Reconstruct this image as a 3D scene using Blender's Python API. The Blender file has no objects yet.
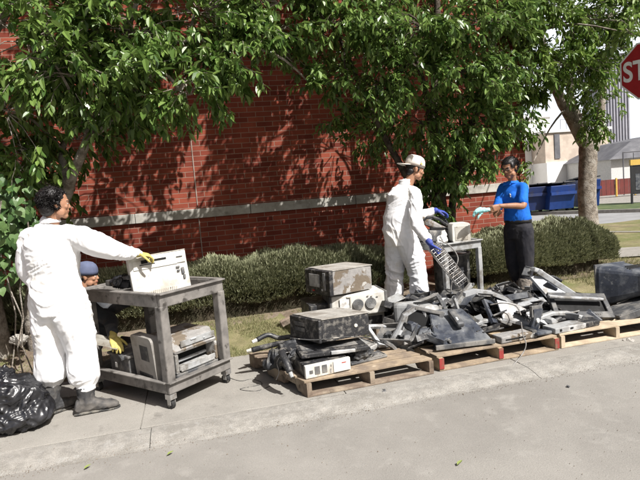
import bpy, bmesh, math, random
import numpy as np
from mathutils import Vector, Matrix, Euler, Quaternion, noise
from math import radians as R, pi, sin, cos
S = bpy.context.scene
rnd = random.Random(7)

# ------------------------------------------------------------------ camera
FPX = 540.0; YAW = R(13.3); ROLL = R(4.6); CAMH = 1.55
PITCH = math.atan((240-189)*cos(ROLL)/FPX)
fw = Vector((sin(YAW)*cos(PITCH), cos(YAW)*cos(PITCH), -sin(PITCH)))
r0 = Vector((cos(YAW), -sin(YAW), 0)); u0 = r0.cross(fw)
up = u0*cos(ROLL)+r0*sin(ROLL); rt = r0*cos(ROLL)-u0*sin(ROLL)
EYE = Vector((0, 0, CAMH))
cam = bpy.data.cameras.new('camera'); co = bpy.data.objects.new('camera', cam)
S.collection.objects.link(co); S.camera = co
cam.sensor_width = 36; cam.lens = 36*FPX/640; cam.clip_start = .05; cam.clip_end = 1500
M = Matrix((rt, up, -fw)).transposed().to_4x4(); M.translation = EYE; co.matrix_world = M
def ray(x, y): return fw+rt*((x-320)/FPX)-up*((y-240)/FPX)
def G(x, y, z=0.):                       # point of the photo on the level z
    d = ray(x, y); return EYE+d*((z-CAMH)/d.z)
def P(x, y, Y):                          # point of the photo on the upright plane Y
    d = ray(x, y); return EYE+d*(Y/d.y)

# ------------------------------------------------------------------ light
SUN_AZ = R(32); SUN_EL = R(50)           # azimuth measured from -Y towards +X
sd = Vector((sin(SUN_AZ)*cos(SUN_EL), -cos(SUN_AZ)*cos(SUN_EL), sin(SUN_EL)))
W = bpy.data.worlds.new('World'); S.world = W; W.use_nodes = True
wn = W.node_tree; bg = wn.nodes['Background']
sk = wn.nodes.new('ShaderNodeTexSky'); sk.sky_type = 'NISHITA'; sk.sun_disc = False
sk.sun_elevation = SUN_EL; sk.sun_rotation = math.atan2(sd.x, sd.y)
sk.dust_density = 6.0; sk.air_density = 1.0; sk.ozone_density = 1.0
# bright white haze and cloud low over the yard, as seen past the wall's corner
wc = wn.nodes.new('ShaderNodeTexCoord'); wx = wn.nodes.new('ShaderNodeSeparateXYZ'); wn.links.new(wc.outputs['Generated'], wx.inputs[0])
def wr(src, a, b_, c=0., d=1.):
    r = wn.nodes.new('ShaderNodeMapRange'); r.interpolation_type = 'SMOOTHSTEP'
    for i, v in enumerate((a, b_, c, d)): r.inputs[i+1].default_value = v
    wn.links.new(src, r.inputs[0]); return r.outputs[0]
def wm(op, a, b_):
    m_ = wn.nodes.new('ShaderNodeMath'); m_.operation = op; wn.links.new(a, m_.inputs[0])
    if isinstance(b_, float): m_.inputs[1].default_value = b_
    else: wn.links.new(b_, m_.inputs[1])
    return m_.outputs[0]
cn = wn.nodes.new('ShaderNodeTexNoise'); cn.inputs['Scale'].default_value = 3.2; cn.inputs['Detail'].default_value = 9; cn.inputs['Roughness'].default_value = .58
cs = wn.nodes.new('ShaderNodeMapping'); cs.inputs['Scale'].default_value = (1, 1, 2.6); wn.links.new(wc.outputs['Generated'], cs.inputs[0]); wn.links.new(cs.outputs[0], cn.inputs['Vector'])
cm = wm('MULTIPLY', wr(wm('ADD', cn.outputs['Fac'], wr(wx.outputs[2], .0, .5, .32, -.1)), .50, .70), wr(wx.outputs[1], -.2, .25))
cx = wn.nodes.new('ShaderNodeMix'); cx.data_type = 'RGBA'; wn.links.new(cm, cx.inputs[0]); wn.links.new(sk.outputs[0], cx.inputs[6]); cx.inputs[7].default_value = (13.5, 14.3, 15.2, 1)
wn.links.new(cx.outputs[2], bg.inputs[0]); bg.inputs[1].default_value = .05
sl = bpy.data.lights.new('sun', 'SUN'); sl.energy = 5.0; sl.angle = R(.5); sl.color = (1, .975, .94)
so = bpy.data.objects.new('sun', sl); S.collection.objects.link(so)
so.rotation_euler = sd.to_track_quat('Z', 'Y').to_euler(); so.location = (5, -8, 12)
S.view_settings.view_transform = 'Standard'; S.view_settings.look = 'None'
S.view_settings.exposure = .74; S.view_settings.gamma = 1; S.view_settings.use_curve_mapping = False

# ------------------------------------------------------------------ materials
def mat(name, base, rough=.7, c2=None, scale=6., lo=.45, hi=.62, bump=.0, bscale=40., c3=None, s3=2., spec=.4,
        metal=0., lo3=.5, hi3=.6, vary=.12, detail=8., dist=.002, coat=0., speck=0., crack=0.):
    m = bpy.data.materials.new(name); m.use_nodes = True; nt = m.node_tree; N = nt.nodes; L = nt.links
    b = N['Principled BSDF']; tc = N.new('ShaderNodeTexCoord'); src = tc.outputs['Object']
    def nz(s, d=8., r=.6):
        n = N.new('ShaderNodeTexNoise'); n.inputs['Scale'].default_value = s; n.inputs['Detail'].default_value = d
        n.inputs['Roughness'].default_value = r; L.new(src, n.inputs['Vector']); return n.outputs['Fac']
    def ramp(f, a, c, va=0., vb=1.):
        r = N.new('ShaderNodeMapRange'); r.inputs[1].default_value = a; r.inputs[2].default_value = c
        r.inputs[3].default_value = va; r.inputs[4].default_value = vb; L.new(f, r.inputs[0]); return r.outputs[0]
    def mix(f, a, c, mode='MIX'):
        x = N.new('ShaderNodeMix'); x.data_type = 'RGBA'; x.blend_type = mode
        if isinstance(f, float): x.inputs[0].default_value = f
        else: L.new(f, x.inputs[0])
        for i, v in ((6, a), (7, c)):
            if isinstance(v, tuple): x.inputs[i].default_value = (*v[:3], 1)
            else: L.new(v, x.inputs[i])
        return x.outputs[2]
    col = mix(ramp(nz(scale*2.7, 4.), .3, .7, 1-vary, 1+vary), (0, 0, 0), base)
    v = N.new('ShaderNodeVectorMath'); v.operation = 'SCALE'; v.inputs[0].default_value = base[:3]
    L.new(ramp(nz(scale*2.7, 5.), .3, .7, 1-vary, 1+vary), v.inputs['Scale']); col = v.outputs[0]
    if c2: col = mix(ramp(nz(scale, detail), lo, hi), col, c2)
    if c3: col = mix(ramp(nz(s3, detail), lo3, hi3), col, c3)
    if speck:
        v = N.new('ShaderNodeVectorMath'); v.operation = 'SCALE'; L.new(col, v.inputs[0]); L.new(ramp(nz(150, 3., .8), .3, .7, 1-speck, 1+speck), v.inputs['Scale']); col = v.outputs[0]
    if crack:
        vo = N.new('ShaderNodeTexVoronoi'); vo.feature = 'DISTANCE_TO_EDGE'; vo.inputs['Scale'].default_value = crack
        wn_ = N.new('ShaderNodeTexNoise'); wn_.inputs['Scale'].default_value = 2.5; wn_.inputs['Detail'].default_value = 8; L.new(src, wn_.inputs['Vector'])
        wv = N.new('ShaderNodeVectorMath'); wv.operation = 'MULTIPLY_ADD'; wv.inputs[1].default_value = (.55, .55, .55); L.new(wn_.outputs['Color'], wv.inputs[0]); L.new(src, wv.inputs[2]); L.new(wv.outputs[0], vo.inputs['Vector'])
        ck = N.new('ShaderNodeMath'); ck.operation = 'MULTIPLY'; L.new(ramp(vo.outputs['Distance'], .0, .006, 1., 0.), ck.inputs[0]); L.new(ramp(nz(1.3, 3.), .48, .56), ck.inputs[1])
        col = mix(ck.outputs[0], col, (.12, .112, .102))
    L.new(col, b.inputs['Base Color']); b.inputs['Metallic'].default_value = metal
    L.new(ramp(nz(scale*1.3), .35, .65, max(rough-.1, .05), min(rough+.12, 1)), b.inputs['Roughness'])
    b.inputs['Specular IOR Level'].default_value = spec; b.inputs['Coat Weight'].default_value = coat
    if bump:
        bn = N.new('ShaderNodeBump'); bn.inputs['Strength'].default_value = bump; bn.inputs['Distance'].default_value = dist
        L.new(nz(bscale, 6.), bn.inputs['Height']); L.new(bn.outputs[0], b.inputs['Normal'])
    m['api'] = 1
    return m
MUD = (.20, .17, .135); DUST = (.27, .25, .22)
MT = dict(
 road=mat('street concrete', (.225,.213,.194), .9, (.185,.174,.158), .7, .45, .7, .6, 120, (.275,.262,.24), 5.2, vary=.12, speck=.15, crack=.3, lo3=.55, hi3=.75, dist=.004, spec=.2),
 walk=mat('sidewalk concrete', (.252,.238,.214), .9, (.208,.195,.174), 1.1, .48, .7, .6, 110, (.155,.145,.13), 6.1, lo3=.6, hi3=.72, vary=.12, speck=.22, crack=.5, dist=.004, spec=.2),
 kerb=mat('kerb concrete', (.245,.232,.21), .9, (.20,.188,.168), 5.0, .48, .64, .8, 80, (.27,.26,.24), 14, lo3=.56, hi3=.66, vary=.2, speck=.3, dist=.006, spec=.2),
 soil=mat('soil', (.15,.115,.085), .95, (.23,.19,.145), 3., .45, .65, 1., 30, vary=.3, dist=.02, spec=.1),
 lawn=mat('lawn ground', (.20,.175,.10), .95, (.13,.14,.055), 1.8, .42, .6, .8, 50, (.16,.125,.09), 1.1, vary=.3, lo3=.58, hi3=.68, dist=.02, spec=.1),
 shellg=mat('brown grey plastic', (.24,.225,.205), .6, (.15,.135,.12), 7, .48, .64, .3, 60, (.36,.34,.31), 14, lo3=.62, hi3=.72),
 street=mat('asphalt', (.25,.25,.25), .85, (.2,.2,.2), 1.2, .4, .7, .3, 60, spec=.2),
 coverall=mat('white coverall cloth', (.83,.83,.84), .75, (.70,.665,.60), 3.4, .52, .70, .35, 26, (.46,.40,.32), 5.5, lo3=.63, hi3=.78, vary=.04, dist=.006, spec=.2),
 skin=mat('tan skin', (.36,.19,.115), .55, (.30,.15,.09), 12, .4, .7, vary=.06),
 skin2=mat('brown skin', (.31,.155,.09), .5, (.19,.09,.05), 12, .4, .7, vary=.06),
 hair=mat('black hair', (.012,.010,.010), .45, bump=.8, bscale=120, vary=.3, dist=.004),
 lips=mat('lips', (.25,.09,.07), .5), eyew=mat('eye white', (.62,.58,.54), .3), eyed=mat('iris', (.015,.01,.008), .2),
 boot=mat('dusty rubber boot', (.042,.042,.044), .8, (.12,.11,.10), 9, .45, .66, .6, 60, vary=.2, dist=.003),
 sole=mat('boot sole', (.03,.03,.03), .85, (.15,.14,.12), 14, .45, .6),
 blue=mat('blue polo cloth', (.012,.13,.56), .8, (.009,.10,.46), 5, .4, .7, .25, 30, vary=.06, dist=.004, spec=.2),
 pants=mat('charcoal trouser cloth', (.022,.022,.028), .85, (.04,.038,.04), 6, .45, .7, .3, 30, vary=.15, dist=.004, spec=.2),
 greyboot=mat('dusty tan boot', (.15,.13,.11), .85, (.24,.21,.18), 9, .42, .6, .6, 60),
 belt=mat('black belt', (.012,.012,.012), .4), darkshirt=mat('dark grey jacket', (.045,.047,.052), .9, (.11,.10,.09), 6, .5, .65, .4, 30, vary=.2, dist=.005),
 capblue=mat('faded blue cap cloth', (.085,.10,.165), .85, (.17,.19,.27), 8, .5, .7), capwhite=mat('off white cap cloth', (.74,.70,.64), .85, (.58,.52,.46), 9, .45, .65),
 capline=mat('cap stripe', (.22,.16,.13), .8), capyel=mat('yellow cap badge', (.75,.5,.08), .7),
 glove_y=mat('yellow glove', (.46,.38,.11), .7, (.35,.28,.1), 12, .5, .65), glove_b=mat('blue glove', (.035,.06,.30), .7, (.07,.08,.2), 12, .5, .65),
 glove_w=mat('white work glove', (.7,.69,.66), .8, (.35,.31,.26), 14, .5, .62), teal=mat('teal rag', (.30,.62,.62), .8, (.45,.7,.68), 10, .45, .65),
 cart=mat('grey moulded plastic', (.135,.126,.117), .62, (.21,.195,.18), 7, .42, .62, .4, 60, (.05,.045,.04), 11, vary=.2, lo3=.56, hi3=.66, dist=.002),
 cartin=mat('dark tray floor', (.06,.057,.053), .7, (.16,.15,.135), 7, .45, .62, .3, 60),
 caster=mat('black rubber caster', (.02,.02,.02), .7, DUST, 20, .6, .7), steel=mat('worn steel', (.42,.41,.40), .4, (.25,.22,.19), 12, .5, .62, metal=.7),
 cream=mat('cream plastic', (.58,.57,.53), .6, (.40,.37,.32), 7, .46, .64, .2, 50, (.20,.16,.12), 16, lo3=.66, hi3=.74, vary=.05),
 creamd=mat('dirty cream metal', (.47,.45,.40), .6, (.33,.30,.25), 6, .42, .62, .3, 50, (.13,.11,.09), 11, lo3=.62, hi3=.68),
 greyp=mat('light grey plastic', (.30,.305,.305), .6, (.15,.14,.125), 8, .46, .60, .2, 60, (.5,.5,.49), 4, lo3=.55, hi3=.65),
 silver=mat('silver plastic', (.40,.41,.42), .45, (.19,.18,.165), 9, .48, .62, .2, 60, metal=.15, vary=.08),
 blackp=mat('muddy black plastic', (.022,.023,.026), .5, (.12,.115,.105), 8, .48, .64, .35, 70, (.24,.225,.2), 16, lo3=.66, hi3=.74, vary=.3, dist=.003),
 bluep=mat('dusty blue black plastic', (.032,.037,.050), .5, (.15,.155,.16), 6, .44, .68, .35, 60, (.30,.30,.29), 14, lo3=.64, hi3=.76, vary=.3, dist=.003),
 charp=mat('charcoal plastic', (.065,.067,.071), .6, (.19,.18,.165), 8, .44, .62, .35, 60, (.3,.285,.26), 13, lo3=.64, hi3=.72, vary=.3, dist=.003),
 mudp=mat('mud caked case', (.25,.24,.23), .75, (.14,.112,.082), 6, .49, .53, .7, 40, (.36,.35,.33), 9, lo3=.60, hi3=.63, vary=.2, dist=.006),
 mudk=mat('mud splashed black case', (.022,.022,.024), .5, (.16,.15,.135), 17, .50, .66, .6, 50, (.30,.29,.27), 60, lo3=.62, hi3=.72, vary=.3, dist=.004),
 topm=mat('pale mottled lid', (.30,.285,.26), .85, (.19,.17,.145), 5, .45, .6, .7, 40, (.42,.40,.37), 9, lo3=.58, hi3=.66, vary=.2, dist=.006),  # mottled lid, paler than the case sides
 black=mat('black void plastic', (.006,.006,.006), .8), board=mat('circuit board', (.03,.07,.04), .5, (.12,.11,.09), 25, .5, .6),
 label=mat('paper label', (.6,.6,.58), .7, (.3,.27,.24), 20, .5, .7), redm=mat('red plastic', (.45,.03,.02), .5),
 wood=mat('weathered pale pallet wood', (.42,.325,.215), .85, (.28,.215,.15), 7, .45, .65, .5, 60, (.16,.125,.095), 5, lo3=.6, hi3=.7, vary=.2, dist=.003, spec=.15),
 woodl=mat('fresh pine pallet wood', (.47,.39,.285), .8, (.33,.265,.19), 6, .45, .65, .4, 60, vary=.12, dist=.003, spec=.15),
 woodm=mat('worn grey brown pallet wood', (.30,.235,.165), .88, (.19,.15,.115), 7, .42, .62, .5, 60, (.42,.35,.26), 9, lo3=.6, hi3=.7, vary=.2, dist=.003, spec=.15),
 woodd=mat('dark weathered pallet wood', (.17,.13,.10), .9, (.30,.25,.19), 6, .45, .62, .6, 60, (.08,.065,.05), 8, lo3=.58, hi3=.68, vary=.25, dist=.004, spec=.15),
 woodr=mat('red painted wood', (.25,.035,.03), .8, (.17,.09,.06), 12, .5, .62),
 nail=mat('rusty nail', (.1,.05,.03), .7),
 bag=mat('black bin liner', (.012,.012,.014), .30, (.03,.03,.035), 5, .5, .7, .25, 30, spec=.6, vary=.2, dist=.004),
 stone=mat('grey limestone band', (.36,.34,.30), .85, (.22,.20,.175), 5, .5, .68, .5, 60, (.44,.42,.38), 3, vary=.15, dist=.003, spec=.2),
 pipe=mat('weathered joint strip', (.33,.26,.22), .8, (.2,.14,.11), 8, .5, .65),
 bark=mat('grey brown bark', (.27,.235,.195), .95, (.16,.135,.11), 16, .45, .6, 1., 55, (.34,.31,.27), 7, vary=.3, dist=.02, spec=.1),
 barkd=mat('dark bark', (.07,.055,.045), .95, (.12,.10,.08), 16, .45, .6, 1., 55, vary=.3, dist=.02, spec=.1),
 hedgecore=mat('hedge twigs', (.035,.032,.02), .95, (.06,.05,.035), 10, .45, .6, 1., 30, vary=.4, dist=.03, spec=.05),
 white=mat('white painted wall', (.80,.79,.77), .85, (.72,.70,.66), .8, .5, .7, vary=.04), tan=mat('tan brick wall', (.50,.42,.35), .9, (.42,.35,.29), 2, .45, .6, vary=.1),
 greyw=mat('grey sheet metal', (.34,.34,.38), .6, (.29,.29,.33), 1, .4, .6), greyl=mat('pale stucco', (.58,.575,.56), .85), roof=mat('dark grey roofing', (.13,.13,.14), .8, (.09,.09,.1), 2, .4, .6),
 navy=mat('dark navy bin', (.009,.022,.09), .6, (.03,.03,.04), 3, .5, .7), dump=mat('blue painted steel', (.010,.038,.17), .5, (.03,.04,.1), 3, .55, .7, vary=.15), dumplid=mat('black dumpster lid', (.02,.02,.022), .5),
 fenceb=mat('dark red fence board', (.16,.035,.03), .8, (.1,.03,.025), 3, .4, .7), yellow=mat('yellow paint', (.55,.36,.08), .6), glass=mat('dark glass', (.02,.03,.05), .1, spec=.6),
 signr=mat('stop sign red', (.36,.012,.018), .5, (.28,.01,.015), 4, .4, .7), signw=mat('sign white', (.75,.75,.75), .5), zinc=mat('galvanised post', (.35,.36,.36), .5, metal=.5),
 cable=mat('black cable', (.02,.02,.02), .5, DUST, 18, .55, .65), cableg=mat('grey cable', (.22,.21,.2), .6, (.1,.09,.08), 18, .5, .65),
 rock=mat('grey rock', (.3,.28,.25), .9, (.42,.4,.37), 8, .45, .6, .8, 30), greenbit=mat('fallen green leaf', (.17,.21,.05), .6),
)
def leafmat(name, c1, c2, rough=.42, trans=.22):
    m = bpy.data.materials.new(name); m.use_nodes = True; nt = m.node_tree; N = nt.nodes; L = nt.links
    b = N['Principled BSDF']; g = N.new('ShaderNodeNewGeometry')
    mx = N.new('ShaderNodeMix'); mx.data_type = 'RGBA'; mx.inputs[6].default_value = (*c1, 1); mx.inputs[7].default_value = (*c2, 1)
    L.new(g.outputs['Random Per Island'], mx.inputs[0]); L.new(mx.outputs[2], b.inputs['Base Color'])
    b.inputs['Roughness'].default_value = rough; b.inputs['Specular IOR Level'].default_value = .45
    t = N.new('ShaderNodeBsdfTranslucent'); L.new(mx.outputs[2], t.inputs[0])
    ms = N.new('ShaderNodeMixShader'); ms.inputs[0].default_value = trans
    L.new(b.outputs[0], ms.inputs[1]); L.new(t.outputs[0], ms.inputs[2]); L.new(ms.outputs[0], N['Material Output'].inputs[0])
    return m
MT['leaf'] = leafmat('green tree leaf', (.045,.10,.018), (.19,.28,.068), .36, .28)
MT['leaf2'] = leafmat('yellow green tree leaf', (.06,.125,.018), (.22,.31,.068), .36, .30)
MT['vine'] = leafmat('broad vine leaf', (.045,.10,.03), (.13,.21,.07))
MT['verge'] = mat('green verge', (.035,.06,.02), .95, (.09,.11,.04), 2, .4, .6, .5, 40)
MT['needle'] = leafmat('juniper needle', (.15,.165,.085), (.35,.355,.22), .75, .12)
MT['blade'] = leafmat('dry grass blade', (.15,.17,.06), (.36,.32,.18), .7, .2)
def brickmat():
    m = bpy.data.materials.new('red brick'); m.use_nodes = True; nt = m.node_tree; N = nt.nodes; L = nt.links
    b = N['Principled BSDF']; tc = N.new('ShaderNodeTexCoord'); sx = N.new('ShaderNodeSeparateXYZ'); L.new(tc.outputs['Object'], sx.inputs[0])
    ad = N.new('ShaderNodeMath'); L.new(sx.outputs[0], ad.inputs[0]); L.new(sx.outputs[1], ad.inputs[1])
    cb = N.new('ShaderNodeCombineXYZ'); L.new(ad.outputs[0], cb.inputs[0]); L.new(sx.outputs[2], cb.inputs[1])
    wob = N.new('ShaderNodeTexNoise'); wob.inputs['Scale'].default_value = 14; L.new(tc.outputs['Object'], wob.inputs['Vector'])
    wv = N.new('ShaderNodeVectorMath'); wv.operation = 'MULTIPLY_ADD'; wv.inputs[1].default_value = (.006, .004, 0); L.new(wob.outputs['Color'], wv.inputs[0]); L.new(cb.outputs[0], wv.inputs[2])
    br = N.new('ShaderNodeTexBrick'); L.new(wv.outputs[0], br.inputs['Vector'])
    br.inputs['Scale'].default_value = 1; br.inputs['Brick Width'].default_value = .225; br.inputs['Row Height'].default_value = .0685
    br.inputs['Mortar Size'].default_value = .0052; br.inputs['Mortar Smooth'].default_value = .25; br.inputs['Bias'].default_value = -.1
    br.inputs['Color1'].default_value = (.26, .062, .036, 1); br.inputs['Color2'].default_value = (.135, .028, .019, 1); br.inputs['Mortar'].default_value = (.27, .17, .13, 1)
    n = N.new('ShaderNodeTexNoise'); n.inputs['Scale'].default_value = 3; n.inputs['Detail'].default_value = 8; L.new(tc.outputs['Object'], n.inputs['Vector'])
    mr = N.new('ShaderNodeMapRange'); mr.inputs[1].default_value = .3; mr.inputs[2].default_value = .7; mr.inputs[3].default_value = .78; mr.inputs[4].default_value = 1.18; L.new(n.outputs['Fac'], mr.inputs[0])
    sc = N.new('ShaderNodeVectorMath'); sc.operation = 'SCALE'; L.new(br.outputs['Color'], sc.inputs[0]); L.new(mr.outputs[0], sc.inputs['Scale'])
    L.new(sc.outputs[0], b.inputs['Base Color']); b.inputs['Roughness'].default_value = .9; b.inputs['Specular IOR Level'].default_value = .2
    bp = N.new('ShaderNodeBump'); bp.inputs['Strength'].default_value = .7; bp.inputs['Distance'].default_value = .006; bp.invert = True
    L.new(br.outputs['Fac'], bp.inputs['Height']); L.new(bp.outputs[0], b.inputs['Normal']); return m
MT['brick'] = brickmat()

# ------------------------------------------------------------------ builders
def obj(name, bm, m, parent=None, smooth=False):
    if isinstance(bm, bpy.types.Mesh): me = bm
    else:
        me = bpy.data.meshes.new(name); bmesh.ops.recalc_face_normals(bm, faces=bm.faces); bm.to_mesh(me); bm.free()
    me.name = name
    for x in (m if isinstance(m, (list, tuple)) else [m]): me.materials.append(MT[x])
    o = bpy.data.objects.new(name, me); S.collection.objects.link(o)
    if parent: o.parent = parent
    if smooth:
        me.polygons.foreach_set('use_smooth', [True]*len(me.polygons))
    return o
def tag(o, label, cat, group=None):
    o['label'] = label; o['category'] = cat
    if group: o['group'] = group
    return o
def struct(name, bm, m, kind='structure', smooth=False):
    o = obj(name, bm, m, None, smooth); o['kind'] = kind; return o
def thing(name, label, cat, loc=(0, 0, 0), rot=(0, 0, 0), group=None):
    o = bpy.data.objects.new(name, None); S.collection.objects.link(o); o.empty_display_size = .1
    o.location = loc; o.rotation_euler = rot; return tag(o, label, cat, group)
def B(): return bmesh.new()
def box(bm, c, s, rot=None, bevel=0., taper=None):
    q = bmesh.ops.create_cube(bm, size=1); vs = q['verts']
    for v in vs:
        v.co = Vector((v.co.x*s[0], v.co.y*s[1], v.co.z*s[2]))
        if taper and v.co.z > 0: v.co.x *= taper[0]; v.co.y *= taper[1]
    if bevel:
        es = list({e for v in vs for e in v.link_edges})
        g = bmesh.ops.bevel(bm, geom=es, offset=bevel, segments=2, profile=.5, affect='EDGES')
        vs = list({v for f in g['faces'] for v in f.verts} | {v for v in vs if v.is_valid})
    mx = Matrix.Translation(c) @ (Euler(rot).to_matrix().to_4x4() if rot else Matrix())
    for v in vs: v.co = mx @ v.co
    return vs
def ring(bm, c, a, b, ra, rb, n):
    return [bm.verts.new(c+a*(ra*cos(2*pi*i/n))+b*(rb*sin(2*pi*i/n))) for i in range(n)]
def loft(bm, rings):
    for q, w in zip(rings, rings[1:]):
        n = len(q)
        for i in range(n): bm.faces.new((q[i], q[(i+1) % n], w[(i+1) % n], w[i]))
    bm.faces.new(rings[0][::-1]); bm.faces.new(rings[-1])
def tube(bm, pts, rad, n=8, smoothk=0):
    pts = [Vector(p) for p in pts]; rad = rad if isinstance(rad, (list, tuple)) else [rad]*len(pts)
    if smoothk:
        q = []; rr = []
        m_ = len(pts)
        for i in range(m_-1):
            p0 = pts[max(i-1, 0)]; p1 = pts[i]; p2 = pts[i+1]; p3 = pts[min(i+2, m_-1)]
            for k in range(smoothk):
                t = k/smoothk
                q.append(.5*((2*p1)+(p2-p0)*t+(2*p0-5*p1+4*p2-p3)*t*t+(3*p1-p0-3*p2+p3)*t**3)); rr.append(rad[i]*(1-t)+rad[i+1]*t)
        q.append(pts[-1]); rr.append(rad[-1]); pts, rad = q, rr
    d0 = (pts[1]-pts[0]).normalized(); a = d0.orthogonal().normalized(); rings = []
    for i, p in enumerate(pts):
        d = (pts[min(i+1, len(pts)-1)]-pts[max(i-1, 0)]).normalized()
        a = (a-d*a.dot(d)).normalized(); b = d.cross(a); rings.append(ring(bm, p, a, b, rad[i], rad[i], n))
    loft(bm, rings)
def cyl(bm, p0, p1, r, n=16): tube(bm, [p0, p1], r, n)
def ell(bm, c, r, rot=None, sub=3):
    q = bmesh.ops.create_icosphere(bm, subdivisions=sub, radius=1)
    rm = rot if isinstance(rot, Matrix) else (Euler(rot).to_matrix() if rot else Matrix.Identity(3))
    for v in q['verts']: v.co = Vector(c)+rm @ Vector((v.co.x*r[0], v.co.y*r[1], v.co.z*r[2]))
    return q['verts']
def limb(bm, pts, rad, n=14):            # tube with rounded ends, for bodies
    pts = [Vector(p) for p in pts]
    tube(bm, pts, rad, n, 5)
    for p, r in ((pts[0], rad[0]), (pts[-1], rad[-1])): ell(bm, p, (r, r, r), sub=2)
def remesh(bm, vox, smooth=2, k=.5):
    me = bpy.data.meshes.new('tmp'); bmesh.ops.recalc_face_normals(bm, faces=bm.faces); bm.to_mesh(me); bm.free()
    o = bpy.data.objects.new('tmp', me); S.collection.objects.link(o)
    r = o.modifiers.new('r', 'REMESH'); r.mode = 'VOXEL'; r.voxel_size = vox
    if smooth:
        s = o.modifiers.new('s', 'SMOOTH'); s.factor = k; s.iterations = smooth
    dg = bpy.context.evaluated_depsgraph_get(); out = bpy.data.meshes.new_from_object(o.evaluated_get(dg))
    bpy.data.objects.remove(o); bpy.data.meshes.remove(me)
    out.polygons.foreach_set('use_smooth', [True]*len(out.polygons)); return out
def folds(me, amp, scale=(7, 7, 4), seed=0., fine=.3, mask=None):
    """cloth creases: ridged noise pushed along the normals"""
    nrm = [v.normal.copy() for v in me.vertices]; sv = Vector((seed, seed*1.7, seed*.3))
    for v, nn in zip(me.vertices, nrm):
        p = v.co; w = noise.noise(p*3+sv)*.35
        q = Vector(((p.x+p.z*.35+w)*scale[0], (p.y-p.z*.3+w)*scale[1], (p.z+w)*scale[2]))+sv
        a = 1-2*abs(noise.noise(q)); b = noise.noise(q*2.3)
        k = mask(p) if mask else 1.
        v.co = p+nn*(amp*k*(a*a-.45+fine*b))
    me.update()
def dent(bm, amp, scale=6, cuts=3, seed=0):
    bmesh.ops.subdivide_edges(bm, edges=[e for e in bm.edges if e.calc_length() > .05], cuts=cuts, use_grid_fill=True)
    s = Vector((seed, seed*2.1, 3))
    for v in bm.verts: v.co += Vector((noise.noise(v.co*scale+s), noise.noise(v.co*scale+s+Vector((9, 0, 0))), noise.noise(v.co*scale+s+Vector((0, 9, 0)))))*amp
def grid(bm, fx, nx, ny):
    vs = [[bm.verts.new(fx(i/nx, j/ny)) for i in range(nx+1)] for j in range(ny+1)]
    for j in range(ny):
        for i in range(nx): bm.faces.new((vs[j][i], vs[j][i+1], vs[j+1][i+1], vs[j+1][i]))
# ------------------------------------------------------------------ ground
def sm(t): t = max(0, min(1, t)); return t*t*(3-2*t)
def zl(x, y): return .12*sm((y-5.2)/1.4)+.012*noise.noise(Vector((x*1.3, y*1.3, 0)))*sm((y-5.2)/.3)
b = B(); box(b, (0, 0, -.3), (900, 900, .3)); struct('ground', b, 'lawn')
b = B(); grid(b, lambda s, t: Vector((-30+60*s, -14+17.57*t, -.035+.006*noise.noise(Vector((60*s, 17*t, 0))))), 60, 20); struct('road', b, 'road', smooth=True)
# kerb: worn rounded lip between the road and the sidewalk
b = B(); prof = [(3.54, -.12), (3.545, -.034), (3.58, -.030), (3.62, -.018), (3.66, -.008), (3.72, -.002), (3.82, .001), (3.83, -.003), (3.83, -.2), (3.54, -.2)]
x0 = -12.
while x0 < 14:
    x1 = x0+2.9; n = 14; rings = []
    for i in range(n+1):
        x = x0+(x1-x0-.005)*i/n
        rings.append([b.verts.new((x, y+.012*noise.noise(Vector((x*2, k*.4, 5))), z+.006*noise.noise(Vector((x*3, k*.7, 0))))) for k, (y, z) in enumerate(prof)])
    loft(b, rings); x0 = x1
struct('kerb', b, 'kerb', smooth=False)
b = B(); x0 = -12.4; i = 0
while x0 < 14:
    box(b, (x0+.745, 4.515, -.05+.001*(i % 3)), (1.484, 1.365, .1), rot=(0, 0, .0), bevel=.004); x0 += 1.49; i += 1
struct('sidewalk', b, 'walk')
b = B(); box(b, (0, 4.55, -.055), (28, 1.36, .095)); struct('sidewalk_joint', b, 'walk')
b = B(); grid(b, lambda s, t: Vector((-12+26*s, 5.19+6.3*t, zl(-12+26*s, 5.19+6.3*t))), 160, 50); struct('lawn', b, 'lawn', smooth=True)
b = B(); grid(b, lambda s, t: (lambda x, y: Vector((x, y, zl(x, y)+.004+.014*noise.noise(Vector((x*5, y*5, 0))))))(-6+6.0*s+.2*noise.noise(Vector((0, t*5, 2))), 5.2+1.25*t), 60, 20); struct('soil_bed', b, 'soil', smooth=True)
b = B(); grid(b, lambda s, t: (lambda x, y: Vector((x, y, .004+zl(x, y)+.014*noise.noise(Vector((x*5, y*5, 0))))))(-3+9.3*s, 6.15+1.3*t+.1*noise.noise(Vector((s*12, 0, t*3)))), 90, 14); struct('hedge_soil', b, 'soil', smooth=True)
pa, pb = Vector((6.1, 7.55)), Vector((15, 4.1)); pd = (pb-pa).normalized(); pn = Vector((-pd.y, pd.x))
b = B(); grid(b, lambda s, t: (lambda q: Vector((q.x, q.y, .145)))(pa+pd*(9.5*s)+pn*(t*1.0-.5)), 20, 2); struct('path', b, 'walk')
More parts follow.
